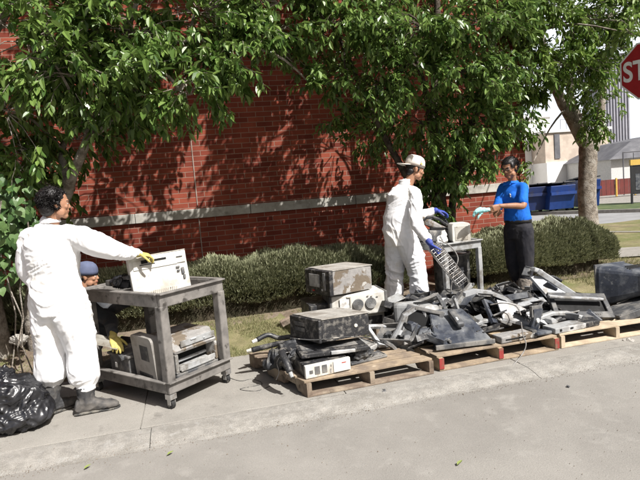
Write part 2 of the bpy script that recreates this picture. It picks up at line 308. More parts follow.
# cross street beyond the lawn
sdv = Vector((.56, -.83)); snv = Vector((.83, .56)); s0 = Vector((8.9, 9.6))
def quad(name, a0, a1, n0, n1, z, m):
    b = B(); vs = [b.verts.new((*(s0+sdv*a+snv*n), z)) for a, n in ((a0, n0), (a1, n0), (a1, n1), (a0, n1))]; b.faces.new(vs); struct(name, b, m)
quad('cross_street', -45, 30, .16, 6.5, .02, 'street')
b = B()
for n0 in (0., 6.5):
    vs = []
    for a, n in ((-45, n0), (30, n0), (30, n0+.16), (-45, n0+.16)): vs.append(s0+sdv*a+snv*n)
    lo = [b.verts.new((*v, -.1)) for v in vs]; hi = [b.verts.new((*v, .13)) for v in vs]
    b.faces.new(lo); b.faces.new(hi)
    for k in range(4): b.faces.new((lo[k], lo[(k+1) % 4], hi[(k+1) % 4], hi[k]))
struct('street_kerb', b, 'kerb')
quad('verge', -45, 30, 6.66, 10.5, .08, 'verge'); quad('yard_pavement', -45, 30, 10.5, 34, .085, 'kerb')

# ------------------------------------------------------------------ brick building
WY = 7.5; WX = 5.16
bb = thing('brick_building', 'red brick building with a grey stone band, in dappled tree shade', 'building', (0, WY, 0))
for z0, z1 in ((-.2, 1.29), (1.42, 7.2)):
    b = B(); box(b, ((WX-16)/2, 3, (z0+z1)/2), (WX+16, 6, z1-z0)); obj('wall', b, 'brick', bb)
b = B(); x = -15.9
while x < WX+.02:
    w = min(1.52, WX+.022-x)
    box(b, (x+w/2, 2.98, 1.355), (w-.006, 6.04, .128), bevel=.006); x += 1.52
obj('stone_band', b, 'stone', bb)
b = B(); box(b, ((WX-16)/2, 3, 7.262), (WX+16.1, 6.1, .12)); obj('coping', b, 'stone', bb)
xj = P(192, 150, WY).x
b = B(); box(b, (xj, -.004, .57), (.012, .012, 1.40)); box(b, (xj, -.004, 4.31), (.012, .012, 5.7)); obj('joint_strip', b, 'pipe', bb)

# ------------------------------------------------------------------ leaves
class Leaves:
    def __init__(s): s.v = []; s.f = []
    def leaf(s, p, d, nrm, L, w, fold=.25, curl=.15):
        d = d.normalized(); side = d.cross(nrm)
        if side.length < 1e-4: side = d.orthogonal()
        side.normalize(); nn = side.cross(d); k = len(s.v)
        for t, q in ((0, 0), (.33, -1), (.72, -.72), (1, 0), (.72, .72), (.33, 1)):
            s.v.append(p+d*(L*t)+side*(w*.5*q)+nn*(abs(q)*w*fold-curl*L*t*t))
        s.f.append((k, k+1, k+2, k+3)); s.f.append((k, k+3, k+4, k+5))
    def broad(s, p, d, nrm, L):
        d = d.normalized(); side = d.cross(nrm).normalized(); nn = side.cross(d); k = len(s.v)
        o = ((0, 0), (-.10, .22), (-.06, .42), (.18, .52), (.48, .42), (.76, .20), (1, 0))
        for t, q in o: s.v.append(p+d*(L*t)+side*(L*q)+nn*(abs(q)*L*.22-.16*L*t*t))
        for t, q in o[1:-1]: s.v.append(p+d*(L*t)-side*(L*q)+nn*(abs(q)*L*.22-.16*L*t*t))
        m = len(s.v); s.v.append(p+d*(L*.4)-nn*.02*L)
        R_ = [k+i for i in range(7)]; L_ = [k, k+7, k+8, k+9, k+10, k+11, k+6]
        for i in range(6): s.f.append((m, R_[i], R_[i+1])); s.f.append((m, L_[i+1], L_[i]))
    def mesh(s, name, tb=None):
        nf = len(s.f)
        if tb is not None:
            k = len(s.v); tb.verts.index_update(); s.v += [v.co.copy() for v in tb.verts]; s.f += [tuple(k+v.index for v in f.verts) for f in tb.faces]; tb.free()
        me = bpy.data.meshes.new(name); me.from_pydata([tuple(v) for v in s.v], [], s.f)
        if len(s.f) > nf: me.polygons.foreach_set('material_index', [0]*nf+[1]*(len(s.f)-nf))
        return me
def rv(r=rnd): 
    while 1:
        v = Vector((r.uniform(-1, 1), r.uniform(-1, 1), r.uniform(-1, 1)))
        if .05 < v.length < 1: return v
def spray(lv, tb, c, d, n, L, tw=.28, r=rnd, rad=.003):
    """a twig with leaves hanging along it"""
    d = d.normalized(); pts = [c]
    for i in range(3): pts.append(pts[-1]+(d+Vector((0, 0, -.22*i))+rv(r)*.25).normalized()*tw/3)
    if tb is not None: tube(tb, pts, [rad, rad*.9, rad*.7, rad*.4], 4)
    for i in range(n):
        t = (i+.6)/n*3; k = min(int(t), 2); p = pts[k].lerp(pts[k+1], t-k); dd = (pts[k+1]-pts[k]).normalized()
        o = rv(r); o -= dd*o.dot(dd)
        ld = (dd*.55+o.normalized()*.75+Vector((0, 0, -.45)))
        nn = (Vector((0, 0, 1))+rv(r)*.7)
        l = L*r.uniform(.5, 1.2); lv.leaf(p, ld, nn, l, l*r.uniform(.36, .5), r.uniform(.1, .35), r.uniform(0, .3))
def tree(name, label, trunk, limbs, lobes, L, bark='bark', leafm='leaf', n=12, seed=1, group=None):
    r = random.Random(seed); base = trunk[0][0]; root = thing(name, label, 'tree', base, group=group)
    b = B(); tube(b, [Vector(p)-base for p, _ in trunk], [q for _, q in trunk], 14, 5)
    bmesh.ops.subdivide_edges(b, edges=[e for e in b.edges if e.calc_length() > .08], cuts=1)
    for v in b.verts: v.co += Vector((noise.noise(v.co*9), noise.noise(v.co*9+Vector((5, 0, 0))), 0))*.012
    obj('trunk', b, bark, root, True)
    for lb in limbs:
        b = B(); tube(b, [Vector(p)-base for p, _ in lb], [q for _, q in lb], 9, 5); obj('limb', b, bark, root, True)
    nodes = [Vector(p) for lb in limbs+[trunk] for p, _ in lb[1:]]
    lv = Leaves(); tb = B()
    for c, rad, cnt in lobes:
        c = Vector(c); near = min(nodes, key=lambda q: (q-c).length)
        mid = near.lerp(c, .5)+Vector((0, 0, .1))
        tube(tb, [near-base, mid-base, c-base], [.022, .014, .007], 5, 3)
        subs = []
        for i in range(max(3, cnt//8)):
            u = rv(r).normalized(); subs.append((u, c+Vector((u.x*rad[0], u.y*rad[1], u.z*rad[2]))*r.uniform(.3, 1)**.5))
        for i in range(cnt):
            u, q_ = r.choice(subs); g_ = min(.13, .36*min(rad)+.03)
            p = q_+Vector((r.gauss(0, g_), r.gauss(0, g_), r.gauss(0, g_*.55))); u = (u+rv(r)*.8).normalized()
            if i % 5 == 0: tube(tb, [c.lerp(p, .15)-base, c.lerp(p, .6)+Vector((0, 0, .04))-base, p-base], [.007, .005, .003], 4)
            d = u*1.+Vector((0, 0, -.25))+Vector((0, -.25, 0)); spray(lv, tb if i % 2 == 0 else None, p-base, d, n, L, r=r)
    obj('crown', lv.mesh('crown', tb), [leafm, bark], root); return root
def lobe(x, y, Y, rx, rz, cnt, ry=None): return (P(x, y, Y), (rx, ry or rx*.8, rz), int(cnt*2.1))
tb0 = G(6, 352, .06); tb0 = Vector((-2.12, 6.15, .03))
tree('shade_tree', 'leafy shade tree with a thick trunk behind the man reaching to the cart', 
  [(tb0, .19), (tb0+Vector((0, 0, .35)), .165), (tb0+Vector((-.04, 0, 1.2)), .145), (tb0+Vector((-.1, 0, 2.2)), .12), (tb0+Vector((-.1, -.1, 3.4)), .09), (tb0+Vector((0, -.1, 5)), .04)],
  [[(tb0+Vector((.42, .05, .0)), .09), (tb0+Vector((.40, .05, .5)), .075), (P(46, 240, 6.0), .062), (P(66, 196, 5.8), .055), (P(72, 176, 5.65), .05), (P(88, 138, 5.5), .042), (P(118, 60, 5.8), .03), (P(150, -40, 5.7), .015)],
   [(P(68, 186, 5.75), .045), (P(62, 150, 6.1), .035), (P(75, 110, 6.2), .028), (P(60, 20, 6.1), .018)],
   [(P(88, 138, 5.5), .035), (P(140, 105, 5.6), .02), (P(180, 90, 5.4), .01)],
   [(P(118, 60, 5.8), .025), (P(190, 40, 5.7), .02), (P(250, 45, 5.6), .01)],
   [(tb0+Vector((-.1, 0, 2.2)), .07), (tb0+Vector((.5, -.4, 3.2)), .05), (tb0+Vector((1.4, -.6, 4.2)), .02)]],
  [lobe(25, 40, 5.7, .55, .4, 60), lobe(5, 110, 5.6, .45, .45, 48), lobe(80, 25, 5.6, .55, .30, 60), lobe(80, 75, 5.3, .36, .16, 34), lobe(52, 60, 5.2, .25, .12, 18), lobe(30, 150, 6.0, .22, .16, 22),
   lobe(118, 112, 5.6, .26, .14, 18), lobe(75, 140, 6.2, .22, .10, 10), lobe(150, 78, 5.3, .34, .17, 34), lobe(190, 95, 5.2, .17, .10, 15), lobe(135, 30, 5.6, .5, .25, 50), lobe(200, 12, 5.6, .5, .22, 50), lobe(215, 58, 5.5, .34, .13, 28), lobe(203, 92, 5.35, .10, .08, 6),
   lobe(258, 45, 5.7, .30, .12, 20), lobe(280, 2, 5.8, .45, .16, 26), lobe(238, 72, 5.6, .26, .09, 13), lobe(292, 62, 5.9, .24, .10, 12), lobe(318, 92, 6.0, .18, .09, 8), lobe(275, 30, 5.8, .3, .1, 12), lobe(10, 185, 5.9, .3, .25, 20),
   ((1.2, 6.4, 4.8), (1.2, .6, .7), 300), ((.2, 6.3, 5.4), (1.3, .8, .7), 240), ((.9, 6.9, 4.5), (.6, .3, .4), 80), ((-2.6, 5.6, 4.0), (1.2, 1., .7), 110), ((-.9, 5.4, 4.2), (1.3, .9, .6), 110), ((.3, 5.5, 4.4), (1.0, .8, .5), 45), ((-1.2, 5.6, 5.2), (1.5, 1.1, .7), 100), ((-.3, 6.3, 3.5), (.9, .5, .5), 55), ((-3, 6, 5.0), (1, 1, .8), 60),  # high lobes out of view, added to shade the brick wall
   ((-1.9, 6.4, 2.3), (.8, .35, .7), 60), ((-1.0, 6.6, 2.9), (.8, .4, .45), 50)],
  .108, n=12, seed=3)
tm = Vector((3.20, 6.45, .1))
tree('shade_tree', 'dark many-limbed tree spreading behind the white cap man', 
  [(tm, .10), (tm+Vector((-.02, 0, .5)), .085), (tm+Vector((-.03, 0, 1.2)), .075), (tm+Vector((-.1, -.05, 2.0)), .06), (tm+Vector((-.05, -.2, 3.2)), .045), (tm+Vector((0, -.3, 4.6)), .02)],
  [[(tm+Vector((-.02, 0, .6)), .06), (P(420, 200, 6.5), .05), (P(392, 150, 6.5), .042), (P(366, 100, 6.4), .034), (P(345, 50, 6.3), .024), (P(320, 0, 6.2), .012)],
   [(tm+Vector((-.03, 0, 1.2)), .05), (P(470, 130, 6.2), .035), (P(492, 60, 6.1), .022), (P(500, 0, 6), .012)],
   [(tm+Vector((-.1, -.05, 1.9)), .045), (P(420, 70, 6.0), .03), (P(395, 20, 5.8), .015)], [(tm+Vector((.05, 0, 0)), .07), (tm+Vector((.08, 0, .5)), .055), (tm+Vector((.2, .02, 1.4)), .045), (P(478, 140, 6.5), .03)]],
  [lobe(330, 25, 5.9, .38, .22, 36), lobe(375, 25, 5.8, .45, .25, 50), lobe(425, 28, 5.6, .42, .20, 55), lobe(480, 22, 5.6, .42, .25, 58), lobe(345, 75, 6.0, .24, .12, 16), lobe(378, 90, 5.8, .24, .16, 20), lobe(400, 75, 5.7, .28, .14, 22), lobe(455, 75, 5.6, .34, .18, 42),
   lobe(500, 70, 5.7, .3, .22, 36), lobe(345, 120, 6.4, .2, .14, 12), lobe(375, 130, 6.6, .35, .2, 18), lobe(425, 125, 6.1, .32, .24, 34), lobe(470, 125, 5.9, .26, .26, 34), lobe(492, 110, 5.8, .22, .2, 26), lobe(440, 175, 6.3, .2, .2, 28), lobe(458, 160, 6.1, .2, .2, 24),
   lobe(430, 196, 6.35, .14, .13, 14), lobe(480, 155, 6.0, .13, .18, 14), lobe(500, 150, 6.1, .08, .12, 7), ((2.4, 6.3, 5.0), (1.1, .7, .8), 290), ((3.6, 6.5, 4.6), (1.1, .6, .7), 240), ((4.6, 6.6, 5.2), (1.0, .7, .8), 190), ((2.2, 5.8, 4.0), (1.0, .8, .6), 90), ((3.4, 6.15, 4.2), (1.1, .6, .6), 110), ((4.4, 5.9, 4.2), (.8, .8, .6), 70), ((3., 5.8, 5.0), (1.4, 1.1, .6), 90), ((3.3, 6.6, 2.6), (.8, .4, .6), 60), ((2.6, 6.7, 3.2), (.9, .4, .5), 55)],  # the unseen lobes high up are put in to darken the wall
  .094, bark='barkd', n=12, seed=5)
tr = Vector((6.85, 8.15, .12))
tree('shade_tree', 'shade tree with a pale forked trunk in front of the blue dumpsters', 
  [(tr, .19), (tr+Vector((-.01, 0, .25)), .165), (tr+Vector((-.05, 0, .9)), .15), (P(588, 150, 8.15), .15), (P(583, 138, 8.15), .13), (P(566, 108, 8.1), .10), (P(552, 80, 8.0), .07), (P(540, 30, 7.8), .04)],
  [[(P(590, 146, 8.15), .10), (P(578, 118, 8.2), .075), (P(570, 90, 8.2), .06), (P(575, 30, 8.1), .03)], [(P(593, 150, 8.15), .10), (P(600, 120, 8.2), .07), (P(604, 80, 8.2), .05), (P(612, 10, 8), .03)]],
  [lobe(520, 20, 7.3, .42, .3, 62), lobe(560, 20, 7.2, .5, .3, 75), lobe(605, 15, 7.2, .42, .2, 56), lobe(528, 62, 7.3, .32, .22, 44), lobe(565, 65, 7.2, .42, .25, 64), lobe(598, 60, 7.3, .32, .28, 46), lobe(536, 88, 7.5, .18, .12, 12), lobe(596, 92, 7.6, .18, .16, 16),
   lobe(600, 112, 7.7, .20, .22, 24), lobe(592, 128, 7.8, .10, .1, 7), lobe(515, 100, 7.4, .2, .22, 24), lobe(520, 140, 7.45, .10, .22, 12), lobe(532, 165, 7.4, .06, .12, 4), lobe(513, 125, 7.5, .12, .14, 12), lobe(622, 5, 6.8, .22, .12, 18), lobe(630, 22, 6.5, .16, .1, 9), lobe(632, 34, 5.4, .13, .05, 7, .08), 
   ((6, 7.6, 5.0), (1.4, 1.1, .8), 110), ((7.6, 7.8, 4.6), (1.2, 1.1, .9), 90), ((6.8, 8, 6), (1.4, 1.2, .7), 70), ((5.4, 7.0, 4.4), (.8, .5, .5), 40)],
  .100, leafm='leaf2', n=11, seed=9)
# broad leaved vine round the left trunk
vq = P(14, 240, 5.5); vb = Vector((vq.x, 5.5, .05)); vr = thing('vine', 'broad leaved green vine climbing beside the left tree trunk', 'plant', vb)
lv = Leaves(); tb = B(); r = random.Random(4)
for k in range(4):
    a = Vector((r.uniform(-.35, .25), r.uniform(-.15, .2), 0)); pts = [a]
    for i in range(6): pts.append(pts[-1]+Vector((r.uniform(-.08, .08), r.uniform(-.06, .06), .27)))
    tube(tb, pts, .007, 5)
for i in range(460):
    p = Vector((r.gauss(-.12, .20), r.gauss(.0, .12), r.gauss(vq.z+.05, .23)))
    p.x = min(p.x, .17-.1*max(0, vq.z-p.z)); p.z = max(p.z, .72+r.uniform(0, .2))
    l = r.uniform(.055, .10); lv.broad(p, rv(r)*.6+Vector((0, -.3, -.7)), Vector((0, -.9, .6))+rv(r)*.8, l)
obj('foliage', lv.mesh('foliage', tb), ['vine', 'bark'], vr)

# ------------------------------------------------------------------ hedges
def hedge(name, label, x0, x1, yc, hw, h, cnt, seed):
    r = random.Random(seed); root = thing(name, label, 'hedge', ((x0+x1)/2, yc, .1)); cx = (x0+x1)/2; hl = (x1-x0)/2
    def surf(a, t):        # a: -1..1 along, t: angle over the section 0..pi
        e = max(0, 1-abs(a)**7)**.5
        w = hw*(.92+.2*noise.noise(Vector((a*hl*1.7, t*.7, seed)))); hh = h*(.95+.22*noise.noise(Vector((a*hl*2.2, 7, seed+t*.4))))
        ct, st = cos(t), sin(t)
        return Vector((a*hl, -w*e*math.copysign(abs(ct)**.42, ct), max(.0, hh*(.35+.65*e)*abs(st)**.5)))
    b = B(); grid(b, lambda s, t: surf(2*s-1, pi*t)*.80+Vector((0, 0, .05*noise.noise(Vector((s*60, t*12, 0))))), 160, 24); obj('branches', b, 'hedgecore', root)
    lv = Leaves()
    for i in range(cnt):
        a = r.uniform(-1, 1); t = (r.random()**1.15*.93+.03)*pi; p = surf(a, t); q = surf(a, min(pi, t+.05)); q2 = surf(min(1, a+.01), t)
        c = Vector((a*hl*.97, 0, p.z*.35)); out = (p-c).normalized()
        low = p.z < h*.45
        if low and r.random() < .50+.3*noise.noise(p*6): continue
        k = r.random(); p = c.lerp(p, .80+.24*k+.10*noise.noise(p*7))
        L = r.uniform(.035, .075)
        for j in range(3):
            d = out+rv(r)*.55+Vector((0, 0, .35)); lv.leaf(p+rv(r)*.02, d, rv(r), L*r.uniform(.6, 1.1), L*r.uniform(.16, .26), .1, .1)
    obj('foliage', lv.mesh('foliage'), 'needle', root); return root
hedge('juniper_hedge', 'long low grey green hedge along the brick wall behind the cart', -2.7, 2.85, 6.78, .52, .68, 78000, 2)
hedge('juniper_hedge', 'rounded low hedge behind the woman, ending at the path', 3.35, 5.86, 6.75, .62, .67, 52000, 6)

# grass blades
def grass(name, x0, x1, y0, y1, cnt, seed, L=.035):
    r = random.Random(seed); lv = Leaves()
    for i in range(cnt):
        x = r.uniform(x0, x1); y = r.uniform(y0, y1)
        if noise.noise(Vector((x*1.6, y*1.6, 3))) < -.12+r.uniform(-.2, .2): continue
        for j in range(3):
            lv.leaf(Vector((x+r.uniform(-.01, .01), y+r.uniform(-.01, .01), zl(x, y)-.004)), Vector((r.uniform(-.7, .7), r.uniform(-.7, .7), 1)), rv(r), L*r.uniform(.5, 1.4), .004, 0, .2)
    struct(name, lv.mesh(name), 'blade', 'stuff')
grass('grass', -.1, 3.3, 5.17, 6.35, 15000, 1); grass('grass', 3.3, 8.6, 5.2, 6.9, 15000, 2, .045)
grass('weeds', -3, 0., 5.2, 6.3, 1300, 5, .04)

# ------------------------------------------------------------------ background
def plane_box(parent, name, m, x0, x1, y0, y1, z0, z1): b = B(); box(b, ((x0+x1)/2, (y0+y1)/2, (z0+z1)/2), (x1-x0, y1-y0, z1-z0)); return obj(name, b, m, parent)
vdir = Vector((fw.x, fw.y, 0)).normalized(); zr = math.atan2(-vdir.x, vdir.y)      # far yard is squared up with the side street
def far(x, y, d): q = ray(x, y); return EYE+q*(d/q.dot(fw))
def zat(x, y, d): return far(x, y, d).z
def farthing(name, label, cat, x, d, extra=0): 
    p = far(x, 200, d); return thing(name, label, cat, (p.x, p.y, .08), (0, 0, zr+extra))
def wpx(px, d): return px*d/FPX
o = farthing('warehouse', 'tall white warehouse at the left of the far yard', 'building', 541, 33, .3)
w = wpx(36, 33); plane_box(o, 'wall', 'white', -w/2-6, w/2-.2, 0, 8, 0, zat(541, 118, 33)-.08); plane_box(o, 'coping', 'greyl', -w/2-6.1, w/2-.1, -.1, 8.1, zat(541, 118, 33)-.08, zat(541, 118, 33)+.1)
o = farthing('low_building', 'low white building with tan upper storey behind the forked tree', 'building', 584, 32, .22)
w = wpx(64, 32); z1 = zat(584, 160, 32)-.08; z2 = zat(584, 131, 32)-.08
plane_box(o, 'wall', 'white', -w/2-.5, w/2, 0, 7, 0, z1); plane_box(o, 'upper_storey', 'tan', -w/2-.5, w/2, .1, 7, z1, z2); plane_box(o, 'roof', 'greyl', -w/2-.5, w/2+.2, 0., 7, z2, z2+.15)
plane_box(o, 'window', 'roof', -w/2+.1, -w/2+.45, .05, .3, z1+.2, z2-.1)
b = B(); 
for k in range(7): cyl(b, (w/2-3+k*.4, .4, z2+.15), (w/2-3+k*.4, .4, z2+.75), .02, 6)
cyl(b, (w/2-3, .4, z2+.75), (w/2-.6, .4, z2+.75), .02, 6); obj('railing', b, 'greyw', o)
o = farthing('metal_tower', 'grey ribbed sheet metal tower above the far roofs', 'tower', 619, 40)
w = wpx(26, 40); zt = zat(619, 60, 40); plane_box(o, 'wall', 'greyw', -w/2, w/2, 0, 3, 0, zt)
b = B(); 
for k in range(9): box(b, (-w/2+w*(k+.5)/9, -.04, zt/2), (.06, .08, zt)); 
obj('rib', b, 'greyw', o); plane_box(o, 'coping', 'roof', -w/2-.1, w/2+.1, -.1, 3.1, zt, zt+.2)
o = farthing('small_house', 'pale stuccoed house with a dark grey sloping roof at the right', 'building', 640, 27)
w = wpx(56, 27); ze = zat(614, 159, 27)-.08; zp = zat(640, 140, 27)-.08
plane_box(o, 'wall', 'greyl', -w/2, w/2+2, 0, 5, 0, ze)
b = B(); vs = []
for y in (-.25, 5.2):
    vs += [(-w/2-.2, y, ze-.02), (w/2+2.2, y, ze-.02), (w/2+.8, y+(.9 if y < 0 else -.9), zp+.3), (0, y+(.9 if y < 0 else -.9), zp)]
q = [b.verts.new(v) for v in vs]
for f in ((0, 1, 2, 3), (7, 6, 5, 4), (0, 3, 7, 4), (1, 5, 6, 2), (3, 2, 6, 7), (0, 4, 5, 1)): b.faces.new([q[i] for i in f])
obj('roof', b, 'roof', o)
b = B(); 
x0 = -w/2+.1
for i, (x, z) in enumerate(((x0, 1.), (x0+.9, 1.))): cyl(b, (x, -.9, 0), (x, -.9, 2.05), .03, 6)
cyl(b, (x0, -.9, 2.05), (x0+.9, -.9, 2.05), .03, 6); cyl(b, (x0+.9, -.9, 2.05), (x0+1.7, -.9, 1.1), .03, 6); cyl(b, (x0+.5, -.9, 0), (x0+.5, -.9, 2.0), .02, 6); obj('stair_railing', b, 'roof', o)
o = farthing('low_fence', 'low dark red board fence with yellow posts in the far yard', 'fence', 620, 25)
w = wpx(64, 25); 
for k in range(14): b = B(); box(b, (-w/2+w*(k+.5)/14, 0, .47), (w/14-.02, .03, .72)); obj('board', b, 'fenceb', o)
for k in range(4): b = B(); box(b, (-w/2+.45+k*w*.29, -.04, .46), (.07, .07, .85), bevel=.01); obj('post', b, 'yellow', o)
def dumpster(x, d, w, h, label, extra=0, mm='dump'):
    o = farthing('dumpster', label, 'dumpster', x, d, extra)
    b = B(); q = box(b, (0, .6, h/2+.06), (w, 1.2, h-.1), bevel=.015)
    for v in b.verts:
        if v.co.z < h*.5 and v.co.y < .5: v.co.y += .18
    obj('body', b, mm, o)
    b = B(); box(b, (0, .02, h*.72), (w*1.02, .1, .1)); obj('lift_sleeve', b, mm, o)
    for s in (-1, 1): b = B(); box(b, (s*w/4, .6, h+.06), (w/2-.03, 1.24, .05), rot=(R(-5), 0, 0), bevel=.012); obj('lid', b, 'dumplid', o)
    for sx in (-1, 1):
        for y in (.35, 1.05): b = B(); cyl(b, (sx*(w/2-.15)-.03, y, .06), (sx*(w/2-.15)+.03, y, .06), .06, 12); obj('wheel', b, 'caster', o)
dumpster(538, 18.8, .80, .93, 'dark navy bin at the brick corner, leftmost of the bins', .12, 'navy')
dumpster(564, 18.6, .90, .92, 'blue dumpster with a black lid left of the forked trunk', .1)
dumpster(591, 18.8, .72, 1.04, 'narrow blue dumpster right behind the forked trunk', -.05)
o = farthing('notice_frame', 'black notice stand with a yellow header at the right edge', 'sign', 641, 20)
plane_box(o, 'header', 'yellow', -.38, .45, -.05, .05, 1.42, 1.62)
for x in (-.36, .38): plane_box(o, 'post', 'dumplid', x, x+.05, -.04, .04, 0, 1.418)
plane_box(o, 'panel', 'dumplid', -.305, .378, -.02, .02, .35, 1.41); plane_box(o, 'poster', 'bluep', -.2, .3, -.03, -.022, .5, 1.1)
# far tree line and sheds that close the horizon beyond the yard
o = farthing('distant_shed', 'long pale shed closing the horizon far behind the yard', 'building', 700, 70); plane_box(o, 'wall', 'white', -14, 40, 0, 6, 0, 1.8); plane_box(o, 'roof', 'greyl', -14.3, 40.3, -.3, 6.3, 1.8, 2.0)

# ------------------------------------------------------------------ stop sign
sp = P(650, 69, 5.6); sg = thing('stop_sign', 'red octagonal STOP sign cut off by the right edge, leaves over its top', 'road sign', (sp.x, sp.y, .1), (0, 0, R(-64)))
hz = sp.z-.1
def octa(b, r, y0, y1):
    lo = [b.verts.new((r*cos(R(22.5+45*i)), y0, hz+r*sin(R(22.5+45*i)))) for i in range(8)]; hi = [b.verts.new((v.co.x, y1, v.co.z)) for v in lo]
    b.faces.new(lo); b.faces.new(hi[::-1])
    for i in range(8): b.faces.new((lo[i], hi[i], hi[(i+1) % 8], lo[(i+1) % 8]))
b = B(); octa(b, .372, 0, .004); obj('border', b, 'signw', sg); b = B(); octa(b, .350, -.003, -.0002); obj('face', b, 'signr', sg)
b = B(); box(b, (0, .035, (hz+.4)/2-.2), (.05, .05, hz+.8)); obj('post', b, 'zinc', sg)
tc = bpy.data.curves.new('lettering', 'FONT'); tc.body = 'STOP'; tc.size = .31; tc.align_x = 'CENTER'; tc.align_y = 'CENTER'; tc.extrude = .001; tc.offset = .007; tc.space_character = 1.02
to = bpy.data.objects.new('tmp', tc); S.collection.objects.link(to); me = bpy.data.meshes.new_from_object(to.evaluated_get(bpy.context.evaluated_depsgraph_get())); bpy.data.objects.remove(to)
lt = obj('lettering', me, 'signw', sg); lt.rotation_euler = (R(90), 0, 0); lt.location = (0, -.006, hz); lt.scale = (.82, 1.1, 1)
# ------------------------------------------------------------------ people
def frame3(d, upv=Vector((0, 0, 1))):
    d = d.normalized(); s = d.cross(upv).normalized(); return d, s, s.cross(d)      # forward, right, up
def hand(bm, wr, d, pn, thumb, curl=.5, sc=1., spread=.12, rr=.0082):
    """palm + five fingers; d along the hand, pn out of the palm, thumb = side (+1/-1) along d x pn"""
    d = d.normalized(); pn = (pn-d*pn.dot(d)).normalized(); sd_ = d.cross(pn)*thumb
    rings = []
    for t, w, h in ((-.012, .026, .019), (.015, .030, .018), (.05, .040, .016), (.085, .042, .013), (.094, .036, .010)):
        rings.append(ring(bm, wr+d*t*sc, sd_, pn, w*sc, h*sc, 12))
    loft(bm, rings)
    for k, (off, L) in enumerate(((.031, .070), (.011, .078), (-.010, .073), (-.030, .058))):
        p = wr+d*(.083-.003*abs(k-1))*sc+sd_*off*sc; dd = (d+sd_*(off*spread*8)).normalized(); pts = [p-dd*.012*sc, p]; ang = curl*(.55+.12*k)
        for s, f in enumerate((.45, .30, .25)):
            ax = dd.cross(pn).normalized(); dd = Quaternion(ax, ang*(1. if s else .7)) @ dd
            pts.append(pts[-1]+dd*L*f*sc)
        r_ = [rr*sc, rr*sc*1.04, rr*sc*.98, rr*sc*.9, rr*sc*.78]; tube(bm, pts, r_, 10, 3); ell(bm, pts[-1], [r_[-1]]*3, sub=2)
    p = wr+d*.022*sc+sd_*.024*sc; dd = (d*.62+sd_*.72+pn*.28).normalized(); pts = [p-dd*.01*sc, p, p+dd*.036*sc]
    dd = (dd+d*.35+pn*.25*curl).normalized(); pts.append(pts[-1]+dd*.028*sc); dd = (dd+d*.3+pn*.3*curl).normalized(); pts.append(pts[-1]+dd*.022*sc)
    r_ = [.013*sc, .0125*sc, .0105*sc, .0098*sc, .0085*sc]; tube(bm, pts, r_, 10, 3); ell(bm, pts[-1], [r_[-1]]*3, sub=2)
def headmesh(bm, c, F, U, s=1., female=False):
    """F faces forward, U up; c = centre of the head (eye level)"""
    F = F.normalized(); Rr = F.cross(U).normalized(); U = Rr.cross(F); mx = Matrix((Rr, F, U)).transposed()
    def q(x, y, z): return c+mx @ Vector((x*s, y*s, z*s))
    def e(x, y, z, rx, ry, rz, tilt=0): ell(bm, q(x, y, z), (rx*s, ry*s, rz*s), mx @ Euler((tilt, 0, 0)).to_matrix())
    e(0, -.012, .030, .074, .092, .080); e(0, .022, .0, .064, .068, .082); e(0, .038, -.050, .050, .050, .052); e(0, .066, -.088, .026, .024, .022)
    for x in (-.050, .050): e(x, .030, -.066, .014, .032, .030)
    for x in (-.036, .036): e(x, .066, -.022, .020, .016, .018)
    e(0, .078, .022, .046, .014, .010)                                   # brow ridge
    rings = [ring(bm, q(0, .082+y, z), mx @ Vector((1, 0, 0)), mx @ Vector((0, 1, 0)), w*s, h*s, 10) for z, y, w, h in ((.018, -.006, .008, .012), (-.002, .004, .009, .012), (-.020, .012, .013, .015), (-.028, .008, .016, .014), (-.034, .0, .012, .010))]
    loft(bm, rings)
    e(0, .086, -.050, .023, .010, .006); e(0, .083, -.061, .020, .011, .008)      # lips
    for x in (-.029, .029): e(x, .072, .002, .0145, .012, .0115)
    for x in (-.076, .076):
        e(x, -.004, -.008, .007, .018, .031, .15); e(x*1.06, -.010, .004, .006, .014, .018)
    return mx
def paint_head(me, c, mx, s, skinoff=0):
    """brows, eyes and lips by region; slots: 0 skin, 1 hair, 2 eye white, 3 iris, 4 lips"""
    inv = mx.transposed()
    for p in me.polygons:
        l = inv @ (p.center-c)/s
        if l.length > .13 or l.y < .05: continue
        x, y, z = abs(l.x), l.y, l.z
        if .012 < x < .044 and abs(z-(.0225-.08*(x-.028)**2*10)) < .0036: p.material_index = 1
        elif ((x-.030)/.0125)**2+((z-.003)/.0052)**2 < 1: p.material_index = 3 if (x-.030)**2+(z-.003)**2 < .0052**2 else 2
        elif x < .024-.0*z and abs(z+.0555) < .0105*(1-(x/.026)**2)+.0008: p.material_index = 4
def torso(bm, rings_, Fv, n=20):
    """rings_: (centre, half width, half depth, right vector)"""
    rr = []
    for c, w, d, rv_ in rings_:
        rv_ = rv_.normalized(); rr.append((Vector(c), rv_, w, d))
    out = []
    for i, (c, rv_, w, d) in enumerate(rr):
        ax = (rr[min(i+1, len(rr)-1)][0]-rr[max(i-1, 0)][0]).normalized(); rv_ = (rv_-ax*rv_.dot(ax)).normalized(); out.append(ring(bm, c, rv_, ax.cross(rv_), w, d, n))
    loft(bm, out)
def hairshell(bm, c, mx, s, th=.010, back=.0, low=-.02, front=.055):
    """skull cap of hair, open at the face"""
    def q(x, y, z): return c+mx @ Vector((x*s, y*s, z*s))
    ell(bm, q(0, -.028, .042), ((.073+th)*s, (.086+th)*s, (.074+th)*s), mx)
    ell(bm, q(0, -.05, -.02+low), ((.062+th)*s, (.05+th)*s, (.05+th)*s), mx)
